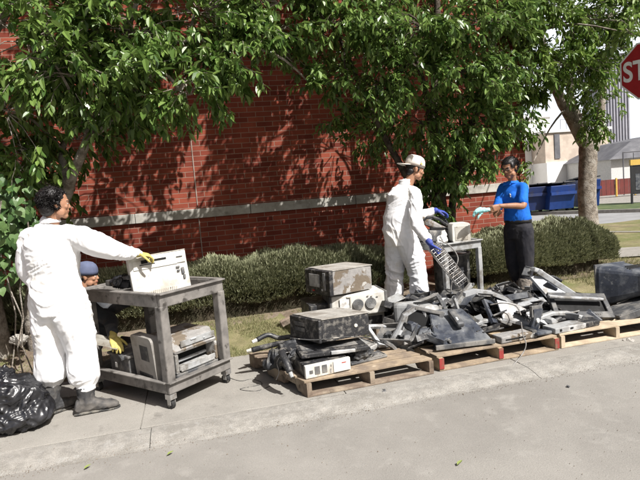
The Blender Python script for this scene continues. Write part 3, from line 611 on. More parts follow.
def foot(bm, an, toe, gz, L=.29, w=.052, hgt=.085):
    """boot foot: an = ankle, toe = level direction, gz = ground"""
    t = toe.normalized(); s = Vector((-t.y, t.x, 0)); c0 = Vector((an.x, an.y, gz))
    rings = []
    for k, ww, hh in ((-.085, .030, .05), (-.070, .042, .085), (-.02, .046, .10), (.05, .046, .085), (.11, .050, .062), (.16, .050, .050), (.195, .038, .040), (.21, .02, .026)):
        cc = c0+t*(k*L/.29)
        rings.append([bm.verts.new(cc+s*(ww*w/.052*math.copysign(abs(cos(a))**.6, cos(a)))+Vector((0, 0, hh*hgt/.085*(.5+.5*math.copysign(abs(sin(a))**.7, sin(a)))))) for a in [2*pi*i/16 for i in range(16)]])
    loft(bm, rings)
V = Vector
def creases(me, amp, seed, sc=1.):
    """soft cloth with narrow valleys that run diagonally, as on a loose overall"""
    nrm = [v.normal.copy() for v in me.vertices]; s = Vector((seed, seed*1.3, seed*.7))
    for v, nn in zip(me.vertices, nrm):
        p = v.co; w = noise.noise(p*2.2+s)
        a1 = noise.noise(Vector(((p.x+p.y)*4.2+p.z*2.2+w, (p.y-p.x)*3.+w, p.z*3.2-p.x*1.5))*sc+s); a2 = noise.noise(Vector(((p.x-p.y)*5.-p.z*4+w*2, p.y*4, p.z*6+p.x*3))*sc+s*2)
        v1 = max(0, 1-abs(a1)/.10); v2 = max(0, 1-abs(a2)/.09)*max(0, .3+w)
        v.co = p+nn*(amp*(.55*w-.62*v1*v1-.55*v2*v2+.12))
    me.update()
def cloth(me, seed, k=1.):
    """wrinkled loose cloth: thin raised ridges over wide soft hollows, at three sizes"""
    nrm = [v.normal.copy() for v in me.vertices]; s = Vector((seed, seed*1.3, seed*.7))
    for v, nn in zip(me.vertices, nrm):
        p = v.co; w = noise.noise_vector(p*2.1+s)*.35; q = p+w
        def rg(a, b, c, o): 
            t = 1-abs(noise.noise(Vector((a, b, c))+s*o))*2.6; return max(0, t)**2
        m1 = .5+.9*noise.noise(p*3.3+s); m2 = .5+.9*noise.noise(p*4.1+s*3)
        h = .011*rg(q.x*3.4+q.z*1.6, q.y*3.4-q.z*1.4, q.z*1.7, 1)*m1+.0065*rg(q.x*7-q.z*5, q.y*7, q.z*5+q.x*4, 2)*m2+.0045*rg(q.x*17-q.z*8, q.y*17, q.z*12, 3)*m1-.005+.010*noise.noise(p*2.7+s*4)
        v.co = p+nn*(h*k)
    me.update()
def tufts(b_c, mx, s, m, root, cnt, L, keep, seed=1, rad=(.092, .106, .098), wdt=.006):
    r = random.Random(seed); lv = Leaves()
    for i in range(cnt):
        u = rv(r).normalized()
        if not keep(u): continue
        p = b_c+mx @ Vector((u.x*rad[0], -.022+u.y*rad[1], .026+u.z*rad[2]))*s*r.uniform(.93, 1.04)
        d = mx @ (u*.6+rv(r)*.9+Vector((0, -.3, -.2))); lv.leaf(p, d, mx @ u, L*r.uniform(.6, 1.3), wdt, .2, .6)
    return obj('hair', lv.mesh('hair'), m, root)

# ---- the man reaching to the cart -----------------------------------------------------
def person_reaching():
    base = V((-1.02, 4.36, 0)); root = thing('person', 'person seen from behind in loose white coveralls, one arm stretched to the cart', 'person', base)
    L = lambda p: V(p)-base
    pel = L((-1.03, 4.38, .90)); wai = L((-1.03, 4.39, 1.08)); che = L((-1.02, 4.38, 1.28)); neck = L((-1.0, 4.375, 1.45)); hd = L((-.955, 4.36, 1.60))
    RV = V((.90, -.42, 0)).normalized(); FV = V((.42, .90, 0))
    shR = che+RV*.19+V((0, 0, .10)); shL = che-RV*.20+V((0, 0, .10))
    elR = L((-.60, 4.31, 1.24)); wrR = L((-.42, 4.40, 1.165)); elL = shL+V((-.015, .03, -.29)); wrL = elL+V((.16, .20, -.10))
    hips = [pel+RV*.09, pel-RV*.10]; kn = [L((-.90, 4.36, .47)), L((-1.13, 4.44, .48))]; an = [L((-.90, 4.31, .10)), L((-1.17, 4.42, .10))]
    b = B()
    torso(b, [(pel, .15, .10, RV), (wai, .135, .095, RV), (che, .16, .11, RV), (che+V((0, 0, .1)), .15, .085, RV), (che+V((0, 0, .16)), .06, .055, RV)], FV)
    limb(b, [che+V((0, 0, .12)), neck, hd+V((-.01, -.01, -.03))], [.06, .052, .05])
    for sh, el, wr in ((shR, elR, wrR), (shL, elL, wrL)): limb(b, [sh.lerp(che, .2)+V((0, 0, -.03)), sh.lerp(el, .5), el, el.lerp(wr, .4), wr], [.042, .042, .038, .036, .026])
    for h_, k_, a_ in zip(hips, kn, an): limb(b, [h_, h_.lerp(k_, .5), k_, k_.lerp(a_, .35), a_], [.085, .075, .055, .052, .036])
    F = V((.93, .30, -.12)); mx = headmesh(b, hd, F, V((0, 0, 1)), 1.0)
    hand(b, wrL, wrL-elL, V((1, 0, 0)), 1, .6); me = remesh(b, .0065, 1); paint = paint_head
    body = obj('body', me, ['skin', 'hair', 'eyew', 'eyed', 'lips'], root); paint_head(me, hd, mx, 1.)
    b = B(); hand(b, wrR, (wrR-elR)+V((.05, 0, .0)), V((0, .25, -1)), -1, .95, .98, rr=.0095); limb(b, [wrR-(wrR-elR)*.3, wrR], [.036, .032]); obj('glove', remesh(b, .0045, 1), 'glove_y', root)
    # coverall
    b = B(); dn = V((0, 0, -1))
    torso(b, [(pel+dn*.12, .175, .145, RV), (pel, .195, .160, RV), (wai, .185, .150, RV), (che-V((0, 0, .06)), .205, .155, RV), (che+V((0, 0, .04)), .215, .145, RV), (che+V((0, 0, .125)), .175, .115, RV), (che+V((0, 0, .175)), .085, .080, RV)], FV, 28)
    limb(b, [che+V((0, 0, .1)), che+V((.0, 0, .185))], [.09, .070])
    limb(b, [che+RV*.10+V((0, 0, .075)), shR+V((0, 0, -.02)), shR.lerp(elR, .5)+dn*.03, elR+dn*.02, elR.lerp(wrR, .55)+dn*.018, elR.lerp(wrR, .92), elR.lerp(wrR, 1.06)], [.088, .084, .100, .086, .074, .052, .040])
    limb(b, [che-RV*.10+V((0, 0, .07)), shL+V((.015, 0, -.03)), shL.lerp(elL, .5), elL+V((-.01, 0, -.02)), elL.lerp(wrL, .5), elL.lerp(wrL, .9)], [.088, .080, .084, .082, .068, .044])
    for h_, k_, a_, sx in zip(hips, kn, an, (1, -1)):
        limb(b, [h_+V((0, 0, -.02)), h_.lerp(k_, .5), k_+V((0, 0, 0)), k_.lerp(a_, .36), k_.lerp(a_, .56), k_.lerp(a_, .70)], [.140, .132, .116, .122, .116, .074])
    me = remesh(b, .008, 6); cloth(me, 1., 1.9)
    cv = obj('coverall', me, 'coverall', root)
    b = B(); rg = []
    for z, r_ in ((-.005, .078), (.02, .069), (.035, .064)): rg.append(ring(b, che+V((.012, -.005, .185+z)), RV, FV, r_, r_*.95, 20))
    loft(b, rg); obj('collar', remesh(b, .008, 1), 'coverall', root)
    for a_, k_, toe in zip(an, kn, (V((.98, .12, 0)), V((.75, .62, 0)))):
        bt = B(); limb(bt, [a_.lerp(k_, .62), a_.lerp(k_, .25), a_+V((0, 0, -.03))], [.070, .066, .056]); foot(bt, a_, toe, 0.012, .31, .060, .095)
        me = remesh(bt, .008, 2); folds(me, .006, (14, 14, 22), 2.); bo = obj('boot', me, 'boot', root)
        bt = B(); foot(bt, a_, toe, 0.001, .325, .063, .022); obj('sole', remesh(bt, .006, 1), 'sole', bo)
    # curly hair
    b = B(); hairshell(b, hd, mx, 1., .012); r = random.Random(3)
    for i in range(150):
        u = rv(r).normalized(); 
        if u.y > .42 and u.z < .55: continue
        if u.z < -.75 and u.y > -.1: continue
        p = hd+mx @ V((u.x*.082, -.024+u.y*.096, .026+u.z*.088)); ell(b, p, [r.uniform(.010, .018)]*3, sub=1)
    me = remesh(b, .006, 3, .5); folds(me, .003, (60, 60, 60), 3.); hr_ = obj('hair', me, 'hair', root)
    tufts(hd, mx, .93, 'hair', hr_, 5200, .022, lambda u: not (u.y > .42 and u.z < .55) and not (u.z < -.75 and u.y > -.1), 2).name = 'curls'
person_reaching()

# ---- the man with the white cap --------------------------------------------------------
def person_cap():
    D = V((-.13, -.17, 0)); base = V((2.40, 5.63, .03)); root = thing('person', 'person in white coveralls and backwards off-white cap, holding a wire rack', 'person', base)
    L = lambda p: V(p)-base
    pel = D+L((2.39, 5.80, .98)); wai = D+L((2.395, 5.80, 1.15)); che = D+L((2.45, 5.80, 1.35)); hd = D+L((2.60, 5.775, 1.68)); neck = D+L((2.52, 5.79, 1.54))
    RV = V((.30, -.95, 0)).normalized(); FV = V((.95, .30, 0))
    shR = che+RV*.185+V((0.02, 0, .10)); shL = che-RV*.185+V((0.02, 0, .10))
    wrR = L(P(430, 243, 5.13)); elR = L((2.33, 5.33, 1.10)); wrL = L((2.74, 5.72, 1.20)); elL = L((2.56, 5.85, 1.13))
    hips = [pel+RV*.09, pel-RV*.09]; kn = [D+L((2.52, 5.70, .50)), D+L((2.31, 5.88, .50))]; an = [D+L((2.55, 5.70, .12)), D+L((2.27, 5.88, .12))]
    b = B()
    torso(b, [(pel, .14, .10, RV), (wai, .13, .095, RV), (che, .155, .11, RV), (che+V((0.01, 0, .1)), .145, .085, RV), (che+V((0.03, 0, .16)), .06, .055, RV)], FV)
    limb(b, [che+V((0.03, 0, .13)), neck, hd+V((-.02, 0, -.03))], [.062, .056, .054])
    for sh, el, wr in ((shR, elR, wrR), (shL, elL, wrL)): limb(b, [sh.lerp(che, .2)+V((0, 0, -.03)), sh.lerp(el, .5), el, el.lerp(wr, .4), wr], [.042, .042, .038, .036, .026])
    for h_, k_, a_ in zip(hips, kn, an): limb(b, [h_, h_.lerp(k_, .5), k_, k_.lerp(a_, .35), a_], [.085, .075, .055, .052, .036])
    F = V((.93, -.18, -.30)); U = V((.30, 0, .95)); mx = headmesh(b, hd, F, U, 1.); me = remesh(b, .0065, 1)
    obj('body', me, ['skin', 'hair', 'eyew', 'eyed', 'lips'], root); paint_head(me, hd, mx, 1.)
    b = B(); limb(b, [elR.lerp(wrR, .7), wrR], [.038, .034]); hand(b, wrR, V((.35, .1, -.9)), V((1, .2, .2)), 1, .95, 1.12, rr=.0098); obj('glove', remesh(b, .0045, 1), 'glove_b', root)
    b = B(); limb(b, [elL.lerp(wrL, .7), wrL], [.038, .034]); hand(b, wrL, V((.85, -.3, -.25)), V((.1, .0, -1)), -1, .8, 1.12, rr=.0098); obj('glove', remesh(b, .0045, 1), 'glove_b', root)
    b = B()
    torso(b, [(pel-V((0, 0, .12)), .17, .175, RV), (pel, .185, .19, RV), (wai, .18, .185, RV), (che-V((0.01, 0, .06)), .19, .18, RV), (che+V((-.01, 0, .04)), .195, .165, RV), (che+V((.01, 0, .125)), .15, .115, RV), (che+V((.03, 0, .175)), .078, .075, RV)], FV, 28)
    limb(b, [che+V((0, 0, .1)), che+V((.03, 0, .19))], [.09, .068])
    limb(b, [che+RV*.08+V((0, 0, .07)), shR-RV*.02+V((0, 0, -.025)), shR.lerp(elR, .5)+V((-.01, 0, 0)), elR, elR.lerp(wrR, .45)+V((0, 0, -.01)), elR.lerp(wrR, .82)], [.085, .078, .078, .074, .064, .042])
    limb(b, [che-RV*.08+V((0, 0, .07)), shL+RV*.02+V((0, 0, -.025)), shL.lerp(elL, .5), elL, elL.lerp(wrL, .45), elL.lerp(wrL, .82)], [.085, .078, .078, .074, .062, .042])
    for h_, k_, a_ in zip(hips, kn, an):
        limb(b, [h_+V((0, 0, -.02)), h_.lerp(k_, .5), k_, k_.lerp(a_, .36), k_.lerp(a_, .58), k_.lerp(a_, .72)], [.125, .120, .104, .110, .106, .070])
    me = remesh(b, .008, 6); cloth(me, 7., 1.9); obj('coverall', me, 'coverall', root)
    b = B(); rg = []
    for z, r_ in ((-.01, .076), (.02, .070), (.045, .074)): rg.append(ring(b, che+V((.028+z*.2, 0, .185+z)), RV, FV, r_, r_, 20))
    loft(b, rg); obj('collar', remesh(b, .008, 1), 'coverall', root)
    for a_, k_, toe in zip(an, kn, (V((.95, -.3, 0)), V((.95, .1, 0)))):
        bt = B(); limb(bt, [a_.lerp(k_, .62), a_.lerp(k_, .2), a_+V((0, 0, -.04))], [.068, .064, .054]); foot(bt, a_, toe, .0, .31, .058, .095); me = remesh(bt, .008, 2); folds(me, .005, (14, 14, 22), 5.); obj('boot', me, 'boot', root)
    b = B(); hairshell(b, hd, mx, 1., .005, low=-.012); 
    for x in (-.07, .07): ell(b, hd+mx @ V((x, .022, .0)), (.012, .012, .03), mx)
    me = remesh(b, .006, 1); folds(me, .003, (50, 50, 30), 3.); obj('hair', me, 'hair', root)
    # cap, worn with its peak to the back
    b = B(); q = lambda x, y, z: hd+mx @ V((x, y, z)); rg = []
    for z, k in ((.030, .97), (.06, 1.0), (.100, .96), (.132, .81), (.150, .55), (.156, .15)): rg.append(ring(b, q(0, -.012-.1*(z-.03), z), mx @ V((1, 0, 0)), mx @ V((0, 1, .0)), .092*k, .112*k, 28))
    loft(b, rg); cp = obj('cap', b, 'capwhite', root, True)
    b = B(); rg = []
    for t in range(9):
        a = -1.1+2.2*t/8; e0 = V((sin(a)*.088, -.012-cos(a)*.104, .034)); e1 = V((sin(a)*.085, -.06-cos(a)*.155, .020)); rg.append([b.verts.new(q(*(p+V((0, 0, dz))))) for p, dz in ((e0, 0), (e1, 0), (e1, .004), (e0, .004))])
    loft(b, rg); obj('peak', b, 'capwhite', cp)
    b = B(); tube(b, [q(.094*cos(a), -.012+.114*sin(a), .040+.012*sin(a)) for a in [2*pi*i/24 for i in range(25)]], .0028, 6); tube(b, [q(.02+.074*cos(t), .03, .045+.082*sin(t)) for t in [.1+2.6*i/10 for i in range(11)]], .0028, 6); obj('piping', b, 'capline', cp)
    b = B(); ell(b, q(.091, .035, .062), (.004, .014, .008), mx, 2); obj('badge', b, 'capyel', cp)
person_cap()

# ---- the woman in the blue polo --------------------------------------------------------
def person_blue():
    D = V((-.06, -.13, -.02)); base = V((3.70, 5.60, .045))+D; root = thing('person', 'person with dark tied-back hair and glasses in blue polo shirt and dark trousers', 'person', base)
    L = lambda p: V(p)-base+D
    pel = L((3.69, 5.60, .96)); wai = L((3.68, 5.60, 1.11)); che = L((3.655, 5.60, 1.32)); hd = L((3.595, 5.565, 1.635)); neck = L((3.64, 5.59, 1.48))
    RV = V((-.24, .97, 0)).normalized(); FV = V((-.97, -.24, 0))
    shR = che+RV*.145+V((-.01, 0, .085)); shL = che-RV*.150+V((-.01, 0, .085))
    elL = L((3.57, 5.31, 1.215)); wrL = L(P(500, 206, 5.16)-D); elR = L((3.42, 5.60, 1.14)); wrR = L(P(500, 212, 5.26)-D)
    hips = [pel+RV*.085, pel-RV*.085]; kn = [L((3.66, 5.68, .50)), L((3.72, 5.52, .50))]; an = [L((3.80, 5.72, .12)), L((3.66, 5.50, .12))]
    b = B()
    torso(b, [(pel, .15, .11, RV), (wai, .115, .09, RV), (che, .135, .10, RV), (che+V((0, 0, .1)), .125, .075, RV), (che+V((-.01, 0, .15)), .055, .05, RV)], FV)
    limb(b, [che+V((-.01, 0, .12)), neck, hd+V((.02, .01, -.03))], [.052, .046, .045])
    for sh, el, wr in ((shR, elR, wrR), (shL, elL, wrL)): limb(b, [sh.lerp(che, .2)+V((0, 0, -.03)), sh.lerp(el, .5), el, el.lerp(wr, .35), wr], [.046, .042, .036, .034, .023])
    for h_, k_, a_ in zip(hips, kn, an): limb(b, [h_, h_.lerp(k_, .5), k_, k_.lerp(a_, .35), a_], [.085, .075, .052, .050, .034])
    hand(b, wrL, V((-.95, .05, -.28)), V((-.2, .95, -.2)), 1, .8, .95); hand(b, wrR, V((-.85, -.35, -.1)), V((.2, -.8, -.5)), 1, .8, .93)
    F = V((-.86, -.40, -.26)); U = V((-.24, 0, .97)); mx = headmesh(b, hd, F, U, 1.); me = remesh(b, .0055, 1)
    obj('body', me, ['skin2', 'hair', 'eyew', 'eyed', 'lips'], root); paint_head(me, hd, mx, 1.)
    b = B()
    torso(b, [(pel+V((0, 0, .065)), .158, .122, RV), (pel+V((0, 0, .085)), .170, .132, RV), (wai-V((0, 0, .02)), .162, .128, RV), (wai+V((0, 0, .05)), .148, .122, RV), (che, .150, .135, RV), (che+V((0, 0, .06)), .148, .118, RV), (che+V((-.005, 0, .115)), .120, .082, RV), (che+V((-.008, 0, .150)), .070, .064, RV)], FV, 28)
    for x in (-.065, .065): ell(b, che+RV*x+FV*.075+V((0, 0, -.005)), (.065, .065, .065))
    for sh, el in ((shR, elR), (shL, elL)): limb(b, [sh.lerp(che+V((0, 0, .1)), .35), sh, sh.lerp(el, .45), sh.lerp(el, .78)], [.062, .058, .056, .058])
    me = remesh(b, .008, 3); cloth(me, 3., .7); obj('polo_shirt', me, 'blue', root)
    b = B()
    for s in (-1, 1): 
        c0 = che+V((-.012, 0, .142)); box(b, c0+FV*.072+RV*.034*s, (.055, .010, .05), rot=(R(35), 0, math.atan2(FV.y, FV.x)-pi/2+.5*s), bevel=.004)
    rg = [ring(b, che+V((-.012, 0, .16+z)), RV, FV, r_, r_, 20) for z, r_ in ((-.022, .078), (-.005, .069), (.008, .062))]; loft(b, rg); obj('collar', remesh(b, .006, 1), 'blue', root)
    lw = wai.lerp(che, .9)+FV*.139-RV*.075+V((0, 0, .03)); b = B()
    for k, (dx, dz, l) in enumerate(((0, .012, .03), (.0, 0, .022), (.004, -.012, .028))): box(b, lw+V((0, 0, dz)), (l, .008, .007), rot=(0, R(-25), math.atan2(FV.y, FV.x)-pi/2-.5))
    obj('shirt_badge', b, 'label', root)
    b = B(); torso(b, [(pel-V((0, 0, .13)), .150, .130, RV), (pel-V((0, 0, .02)), .165, .135, RV), (pel+V((0, 0, .05)), .158, .122, RV), (pel+V((0, 0, .085)), .155, .118, RV)], FV, 24)
    for h_, k_, a_ in zip(hips, kn, an): limb(b, [h_-V((0, 0, .03)), h_.lerp(k_, .5), k_, k_.lerp(a_, .5), k_.lerp(a_, .72)], [.105, .098, .082, .076, .074])
    me = remesh(b, .009, 3); cloth(me, 9., .9); obj('trousers', me, 'pants', root)
    b = B(); rg = [ring(b, pel+V((0, 0, z)), RV, FV, r_, r_*.77, 28) for z, r_ in ((.050, .165), (.055, .169), (.080, .169), (.085, .165))]; loft(b, rg); obj('belt', b, 'belt', root, True)
    for a_, k_, toe in zip(an, kn, (V((-.75, .4, 0)), V((-.9, -.3, 0)))):
        bt = B(); limb(bt, [a_.lerp(k_, .55), a_.lerp(k_, .25), a_+V((0, 0, -.03))], [.082, .072, .055]); foot(bt, a_, toe, .0, .29, .056, .09); me = remesh(bt, .008, 2); folds(me, .006, (14, 14, 22), 5.); obj('boot', me, 'greyboot', root)
    b = B(); q = lambda x, y, z: hd+mx @ V((x, y, z))
    hairshell(b, hd, mx, 1., .011, low=-.0); ell(b, q(0, -.006, .060), (.074, .080, .056), mx); ell(b, q(0, -.125, .012), (.036, .038, .044), mx)
    for x in (-.066, .066): ell(b, q(x, .022, .028), (.014, .034, .034), mx)
    me = remesh(b, .0055, 1); folds(me, .002, (90, 40, 30), 3.); hr_ = obj('hair', me, 'hair', root)
    tufts(hd, mx, .93, 'hair', hr_, 1500, .030, lambda u: not (u.y > .30 and u.z < .62) and u.z > -.5, 4, wdt=.004).name = 'strands'
    b = B()
    for s in (-1, 1):
        tube(b, [q(s*(.030+.0215*cos(a)), .094-.012*abs(cos(a)) if False else .093, .003+.0155*sin(a)) for a in [2*pi*i/16 for i in range(17)]], .0026, 5); tube(b, [q(s*.0515, .093, .005), q(s*.072, .06, .008), q(s*.078, 0, .006)], .0018, 5)
    tube(b, [q(-.0085, .094, .004), q(0, .099, .007), q(.0085, .094, .004)], .0018, 5); obj('glasses', b, 'belt', root)
person_blue()
b = B(); rg_pts = [P(491, 209, 5.20), P(486, 210, 5.19), P(480, 210, 5.17), P(475, 213, 5.18), P(473.5, 217, 5.19)]
c0 = rg_pts[0].copy(); tube(b, [p-c0 for p in rg_pts], [.020, .026, .030, .022, .012], 10, 4); tube(b, [p-c0 for p in (P(484, 210, 5.18), P(479, 216, 5.17), P(478, 219, 5.17))], [.016, .013, .008], 8, 3)
me = remesh(b, .006, 1); folds(me, .006, (25, 25, 25), 2.); o = obj('rag', me, 'teal'); o.location = c0; tag(o, 'crumpled pale teal cloth held out by the person in blue polo shirt', 'cloth')

# ---- the person crouching behind the cart ----------------------------------------------
def person_crouch():
    hdw = P(88, 276, 5.14); base = V((-1.14, 5.16, .0)); root = thing('person', 'person in blue cap crouching low behind the cart in dark jacket, yellow gloves', 'person', base)
    L = lambda p: V(p)-base
    hd = L(hdw); che = hd+V((-.13, .02, -.30)); pel = L((-1.24, 5.20, .36)); RV = V((.15, -.98, 0)).normalized(); FV = V((.98, .15, 0))
    neck = hd+V((-.045, 0, -.11)); shR = che+RV*.17+V((.02, 0, .10)); shL = che-RV*.17+V((.02, 0, .10))
    wr = L(P(113, 337, 4.66)); el = L((-.76, 4.92, .57)); wrL = L((-.62, 5.2, .66)); elL = L((-.80, 5.3, .60))
    kn = [L((-.88, 5.16, .44)), L((-.86, 5.38, .42))]; an = [L((-1.10, 5.12, .10)), L((-1.12, 5.34, .10))]; hips = [pel+RV*.09, pel-RV*.09]
    def figure(b, k, arms=1.):
        torso(b, [(pel, .15*k, .12*k, RV), (pel.lerp(che, .5), .14*k, .11*k, RV), (che, .155*k, .11*k, RV), (che+V((.02, 0, .1)), .15*k, .09*k, RV), (che+V((.04, 0, .16)), .06*k, .055*k, RV)], FV)
    b = B(); figure(b, 1.); limb(b, [che+V((.03, 0, .12)), neck, hd+V((-.02, 0, -.03))], [.058, .05, .05])
    for sh, e_, w_ in ((shR, el, wr), (shL, elL, wrL)): limb(b, [sh, sh.lerp(e_, .5), e_, e_.lerp(w_, .4), w_], [.048, .042, .037, .035, .026])
    for h_, k_, a_ in zip(hips, kn, an): limb(b, [h_, h_.lerp(k_, .5), k_, k_.lerp(a_, .35), a_], [.085, .075, .055, .052, .036])
    F = V((.96, -.14, -.10)); mx = headmesh(b, hd, F, V((.1, 0, 1)), .9); me = remesh(b, .0065, 1)
    obj('body', me, ['skin', 'hair', 'eyew', 'eyed', 'lips'], root); paint_head(me, hd, mx, .9)
    b = B(); figure(b, 1.2)
    for sh, e_, w_ in ((shR, el, wr), (shL, elL, wrL)): limb(b, [sh.lerp(che, .4), sh, sh.lerp(e_, .5), e_, e_.lerp(w_, .5), e_.lerp(w_, .9)], [.08, .078, .068, .062, .055, .040])
    me = remesh(b, .010, 3); folds(me, .013, (7, 7, 6), 3.); obj('jacket', me, 'darkshirt', root)
    b = B(); torso(b, [(pel-V((0, 0, .06)), .14, .13, RV), (pel+V((0, 0, .08)), .165, .135, RV)], FV)
    for h_, k_, a_ in zip(hips, kn, an): limb(b, [h_, h_.lerp(k_, .5), k_, k_.lerp(a_, .5), k_.lerp(a_, .8)], [.115, .10, .08, .075, .065])
    me = remesh(b, .010, 3); folds(me, .012, (7, 7, 6), 5.); obj('trousers', me, 'darkshirt', root)
    for w_, e_, th in ((wr, el, 1), (wrL, elL, -1)): b = B(); limb(b, [e_.lerp(w_, .72), w_], [.040, .034]); hand(b, w_, (w_-e_).normalized()+V((.2, 0, -.15)), V((0, 0, -1)), th, .6, 1.12, rr=.0098); obj('glove', remesh(b, .0045, 1), 'glove_y', root)
    for a_, k_ in zip(an, kn): bt = B(); limb(bt, [a_.lerp(k_, .5), a_+V((0, 0, -.03))], [.06, .05]); foot(bt, a_, V((1, 0, 0)), .001, .29, .056, .09); obj('boot', remesh(bt, .008, 2), 'boot', root)
    q = lambda x, y, z: hd+mx @ V((x*.9, y*.9, z*.9))
    b = B(); hairshell(b, hd, mx, .9, .003, low=-.01); obj('hair', remesh(b, .006, 1), 'hair', root)
    b = B(); rg = []
    for z, k in ((.016, .965), (.05, .97), (.085, .93), (.115, .79), (.138, .54), (.148, .15)): rg.append(ring(b, q(0, -.014, z), mx @ V((1, 0, 0)), mx @ V((0, 1, 0)), .084*k, .102*k, 28))
    loft(b, rg); obj('cap', b, 'capblue', root, True)
person_crouch()
# ------------------------------------------------------------------ utility carts
def cart(name, label, F0, ang, sw, sl, h, post=.075, rim=.10, low=.12, tint='cart', shear=0.):
    """F0 = near corner; sw along local x, sl along local y"""
    root = thing(name, label, 'cart', (F0[0], F0[1], 0 if F0[1] < 5 else .04), (0, 0, R(ang)))
    def tray(z, nm, lip):
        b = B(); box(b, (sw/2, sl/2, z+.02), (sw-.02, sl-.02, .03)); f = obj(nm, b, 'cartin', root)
        b = B(); t = .03
        for c, s in (((sw/2, t/2, z+lip/2), (sw, t, lip)), ((sw/2, sl-t/2, z+lip/2), (sw, t, lip)), ((t/2, sl/2, z+lip/2), (t, sl-2*t-.002, lip)), ((sw-t/2, sl/2, z+lip/2), (t, sl-2*t-.002, lip))): box(b, c, s, bevel=.007)
        b2 = b; obj('rim', b2, tint, f)
        b = B()
        for c, s in (((sw/2, .0, z+lip+.004), (sw+.016, .05, .014)), ((sw/2, sl, z+lip+.004), (sw+.016, .05, .014)), ((0, sl/2, z+lip+.004), (.05, sl-.052, .014)), ((sw, sl/2, z+lip+.004), (.05, sl-.052, .014))): box(b, c, s, bevel=.005)
        obj('lip', b, tint, f)
    tray(h-rim, 'top_tray', rim); tray(low, 'bottom_tray', .085)
    for x in (0, 1):
        for y in (0, 1):
            b = B(); c = ((post/2-.006 if x == 0 else sw-post/2+.006), (post/2-.006 if y == 0 else sl-post/2+.006), (low+.085+h-rim)/2+.006)
            box(b, c, (post, post, h-rim-low-.085+.012), bevel=.010); dent(b, .004, 5, 4, x+2*y); obj('post', b, tint, root)
            b = B(); cx, cy = c[0], c[1]; box(b, (cx, cy, low-.022), (.06, .06, .04)); box(b, (cx-.022, cy, low-.055), (.006, .035, .06)); box(b, (cx+.022, cy, low-.055), (.006, .035, .06)); cs = obj('caster', b, 'steel', root)
            b = B(); cyl(b, (cx-.016, cy+.008, .037), (cx+.016, cy+.008, .037), .037, 16); obj('wheel', b, 'caster', cs)
    return root
CA = 41.; CF = V((-.275, 4.06, 0)); csw, csl, chh = .64, 1.0, .875
cart('utility_cart', 'worn grey two-shelf plastic cart on casters with a white computer case on top', CF, CA, csw, csl, chh)
cM = Matrix.Translation(CF) @ Matrix.Rotation(R(CA), 4, 'Z')
def onc(x, y, z): return cM @ V((x, y, z))
cart('utility_cart', 'pale grey steel work table between the cap wearer and the person in blue', (2.60, 5.28), 10, .50, .50, .81, .055, .085, .12, 'greyp')

def T(name, label, cat, p, yaw=0, rx=0, ry=0, group=None): return thing(name, label, cat, p, (R(rx), R(ry), R(yaw)), group)
def part(name, m, root, *bx, bev=.004, dn=0, smooth=False):
    if len(bx) > 1 and name in ('button', 'end_frame', 'drive_bay', 'switch', 'socket', 'paper_label', 'slot'):
        for q in bx: part(name, m, root, q, bev=bev, dn=dn)
        return
    b = B()
    for q in bx: box(b, q[0], q[1], rot=q[2] if len(q) > 2 else None, bevel=bev)
    if dn: dent(b, dn, 7, 3, len(name))
    return obj(name, b, m, root, smooth)

# white case standing on the cart, drives to the top: panel is a flat lying PC seen from its bottom side
p0 = P(137, 291, 4.42); t = T('computer_case', 'cream computer case leaning upright on the cart top, drive slots along its upper edge', 'computer', (p0.x-.02, p0.y-.02, .80), 12, -9, -3)
part('shell', 'cream', t, ((.225, .09, .165), (.45, .17, .33)), bev=.008, dn=.003)
part('drive_bay', 'black', t, ((.12, .0, .285), (.05, .016, .028)), ((.225, .0, .287), (.13, .016, .016)), ((.14, 0, .262), (.12, .014, .006)), bev=.001)
part('faceplate', 'cream', t, ((.20, .002, .262), (.34, .010, .07)), ((.395, .002, .27), (.085, .012, .075)), bev=.002)
part('button', 'charp', t, ((.37, -.004, .20), (.028, .014, .013)), ((.405, -.004, .165), (.022, .014, .05)), ((.37, -.004, .17), (.022, .014, .012)), ((.41, -.004, .115), (.016, .012, .03)), ((.395, -.006, .282), (.05, .014, .006)), bev=.001)
b = B()
for k in range(15): box(b, (.10+k*.0165, .002, .035), (.008, .008, .03), rot=(0, .3, 0))
obj('vent', b, 'creamd', t)
part('lid', 'creamd', t, ((.225, .09, .333), (.452, .172, .006)), bev=.002)

# things on the top tray
def flatpanel(p, yaw, rx, ry, w, d, h, m, label, name='scrap_sheet', cat='scrap', lip=True):
    t = T(name, label, cat, p, yaw, rx, ry); part('body', m, t, ((0, 0, h/2), (w, d, h)), bev=.008, dn=.006)
    if lip: part('edge', 'charp', t, ((0, -d/2+.008, h+.003), (w*.9, .01, .01)), ((w/2-.01, 0, h+.003), (.01, d*.8, .01)))
    return t
flatpanel(onc(.25, .66, .885), CA+8, 4, 3, .34, .26, .05, 'blackp', 'flat black plastic panel on the cart top beside the crouching person')
flatpanel(onc(.20, .52, .935), CA-20, -6, 8, .22, .16, .03, 'charp', 'small dark plastic piece resting on the flat black panel on the cart')
b = B(); ell(b, (0, 0, .045), (.10, .07, .05)); ell(b, (.07, .02, .03), (.06, .05, .035)); me = remesh(b, .006, 1); folds(me, .022, (18, 18, 18), 2.)
o = obj('plastic_bag', me, 'bag'); o.location = P(124, 286, 4.62); o.location.z = .885; tag(o, 'crumpled black plastic bag on the cart top left of the cream case', 'bag')

